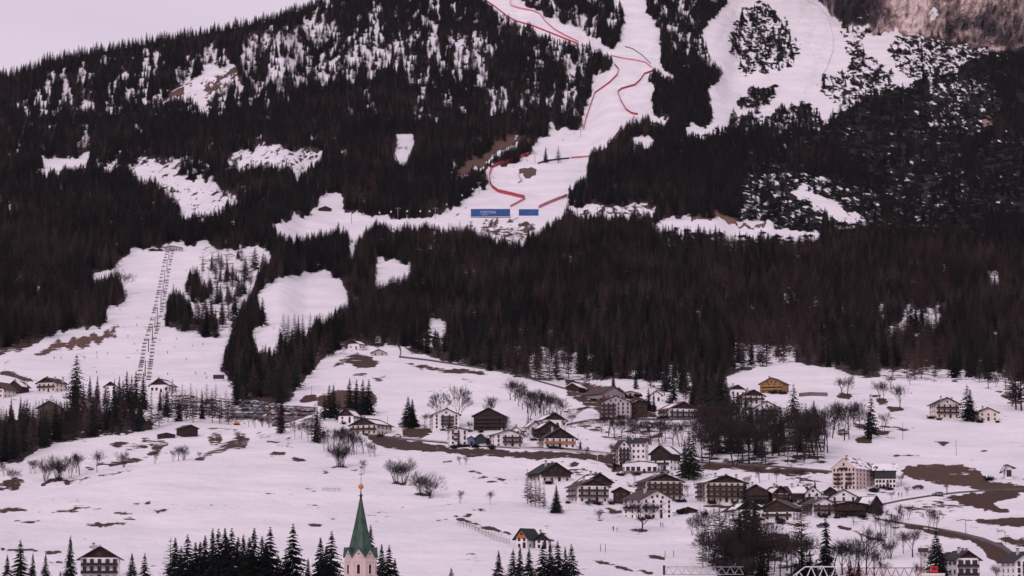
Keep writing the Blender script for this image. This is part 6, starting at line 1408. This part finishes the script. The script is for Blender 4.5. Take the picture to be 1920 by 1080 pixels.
# bushes in the gardens
_sh = shrub_tris(77); SHM = tris_obj('bush', _sh, M_SHRUB, link=False).data
rb = random.Random(12); pts_ = []
for (lb, cx, yb, o) in BUILT:
    if 700 < yb < 990 and cx > 600:
        for k_ in range(2): pts_.append((cx + rb.uniform(-38, 38), yb + rb.uniform(1, 5)))
pts_.sort()
for i, (x, y) in enumerate(pts_):
    o = bpy.data.objects.new('bush', SHM); COL.objects.link(o); s_ = rb.uniform(.5, 1.0); o.location = at(x, y); o.scale = (s_ * rb.uniform(.8, 1.6), s_, s_); o.rotation_euler = (0, 0, rb.uniform(0, 6))
    nb = min(BUILT, key=lambda q: (q[1] - x) ** 2 + 4 * (q[2] - y) ** 2); side = 'left' if x < nb[1] else 'right'
    words = nb[0].split()[:8]; 
    while words[-1] in ('with', 'and', 'of', 'the', 'a', 'to', 'in', 'on', 'its', 'between', 'by', 'above', 'beside', 'behind', 'below'): words = words[:-1]
    tag(o, 'low dark bush %s of the %s' % (side, ' '.join(words)), 'bush', 'bushes at the village houses')
# ------------------------------------------------------------------ the largest trees of the woods, one by one
MARKS = [(140, 790, 'behind the left hillside crest'), (60, 600, 'left of the brown earth slope'), (200, 560, 'left of the chairlift piste'), (340, 590, 'right of the chairlift'), (430, 680, 'left of the small piste'), (520, 700, 'below the small piste'), (600, 640, 'left of the knoll farm'), (700, 620, 'behind the knoll farm'), (850, 640, 'right of the dark farmhouse'), (930, 680, 'along the hill road'), (1010, 700, 'above the bare trees'), (1090, 700, 'above the building site'), (1190, 710, 'behind the white block'), (1270, 720, 'above the reddish roof'), (1330, 730, 'by the red brown cabin'), (1400, 690, 'above the dark chalets'), (1480, 670, 'above the yellow chalet'), (1560, 690, 'right of the yellow chalet'), (1650, 700, 'above the mound pines'), (1760, 705, 'above the cream chalet'), (1860, 705, 'at the far right meadow'), (1350, 1050, 'below the lower quarter'), (1420, 850, 'in the bare thicket')]
def zone_of(x, y):
    m = min(MARKS, key=lambda t: (t[0] - x) ** 2 + 2 * (t[1] - y) ** 2)
    return m[2], 'wood trees ' + m[2]
taken = np.zeros(len(tx), bool)
def individuals(mask, keys, room, word):
    ii = np.nonzero(mask & inview)[0]
    ii = ii[np.argsort(-(size[ii]))][:room]
    for i in ii:
        taken[i] = True
        z, gname = zone_of(tx[i], ty[i])
        k = keys[rng.randint(len(keys))]
        plant(k, tx[i], ty[i], h=th[i], label='%s %s in the wood %s' % ('short' if th[i] < 18.5 else 'mid sized' if th[i] < 21.5 else 'tall', word, z), group=word.split()[-1] + ' ' + gname, wide=.95 + .45 * rng.rand(), loc=Vector(pos[i].tolist()))
n_s = sum(1 for t in TREES if t[3] == 'spruce_tree'); n_l = sum(1 for t in TREES if t[3] == 'larch_tree')
individuals(~lar, ['spr0', 'spr1', 'spr2'], 300 - n_s, 'dark green spruce')
individuals(lar, ['lar0', 'lar1', 'lar2'], 300 - n_l, 'bare brown larch')
# ------------------------------------------------------------------ the woods beyond the individually built trees
print('trees', len(tx), 'in view', int(inview.sum()), 'larch', int(lar.sum()))
def src_of(keys):
    out = []
    for k in keys:
        for (o, x, y, kd) in TREES:
            if o.get('_k') == k: pass
    return out
def srcs(keys):
    out = []
    for k in keys:
        kind, c, t, H, cn = PROTO[k]
        l = []
        for (o, x, y, kd) in TREES:
            ch = [q for q in o.children if q.data in (c, t)]
            if ch: l = ch; break
        if not l:
            l = [child(cn, c, None)]
        out.append(l)
    return out
def stand(name, sel, keys, label):
    P = pos[sel]; s = th[sel] / 20.0
    stuff_obj(name, P, s, rng.rand(len(P)) * 6.28, s * (1.0 + .75 * rng.rand(len(P))), keys, label, srcs(keys))
stand('spruce_wood', ~lar & ~taken, ['spr0', 'spr1', 'spr2'], 'dark spruce forest covering the mountainside in countless small pointed crowns')
stand('larch_wood', lar & ~taken, ['lar0', 'lar1', 'lar2'], 'leafless brown larch forest mixed into the dark spruces on the slopes')
def scrub():
    out = []
    y = -60.0
    while y < 480:
        D = float(np.interp(y, _Y, _D)); s = 3.6 * F / D
        n = int(2000 / (s * .9)); x = (np.arange(n) + rng.rand(n)) * s * .9 - 20
        out.append(np.stack([x, y + (rng.rand(n) - .5) * s, np.full(n, D)], 1)); y += s * .62
    x, y, D = np.concatenate(out, 0).T
    cl = fbm(x / 9, y / 6, 141, 3)
    ok = (rng.rand(len(x)) < near(SCRUB, x, y)) & (cl > .50 + .30 * (.75 - near(B, x, y)))
    x = x[ok]; y = y[ok]; P = unproj(x, y, Dist(x, y)); s = .8 + .7 * rng.rand(len(x))
    print('scrub', len(x))
    src = tris_obj('dwarf_pine', shrub_tris(5), M_SHRUB)
    p0 = unproj(1620, 380, Dist(1620, 380)); src.location = p0; src.name = 'dwarf_pine'
    tag(src, 'low dark dwarf pine bush growing on the snowy right hand slope', 'bush')
    stuff_obj('dwarf_pine_scrub', P, s, rng.rand(len(P)) * 6.28, s, ['a'], 'low dark dwarf pine scrub speckling the snowy upper slopes', [[src]])
scrub()
# ------------------------------------------------------------------ the air between here and the mountain
def haze():
    b = MB(); b.box(-2600, 2600, -300, 7600, -760, 1900)
    m = bpy.data.materials.new('mountain_air'); m.use_nodes = True; t = m.node_tree; t.nodes.clear()
    v = N('ShaderNodeVolumePrincipled', t); v.inputs['Color'].default_value = (.80, .74, .86, 1); v.inputs['Density'].default_value = HAZE_DENS; v.inputs['Anisotropy'].default_value = .2
    out = N('ShaderNodeOutputMaterial', t); t.links.new(v.outputs[0], out.inputs['Volume'])
    o = b.build('haze', m); tag(o, kind='stuff')
HAZE_DENS = 6e-6
haze()
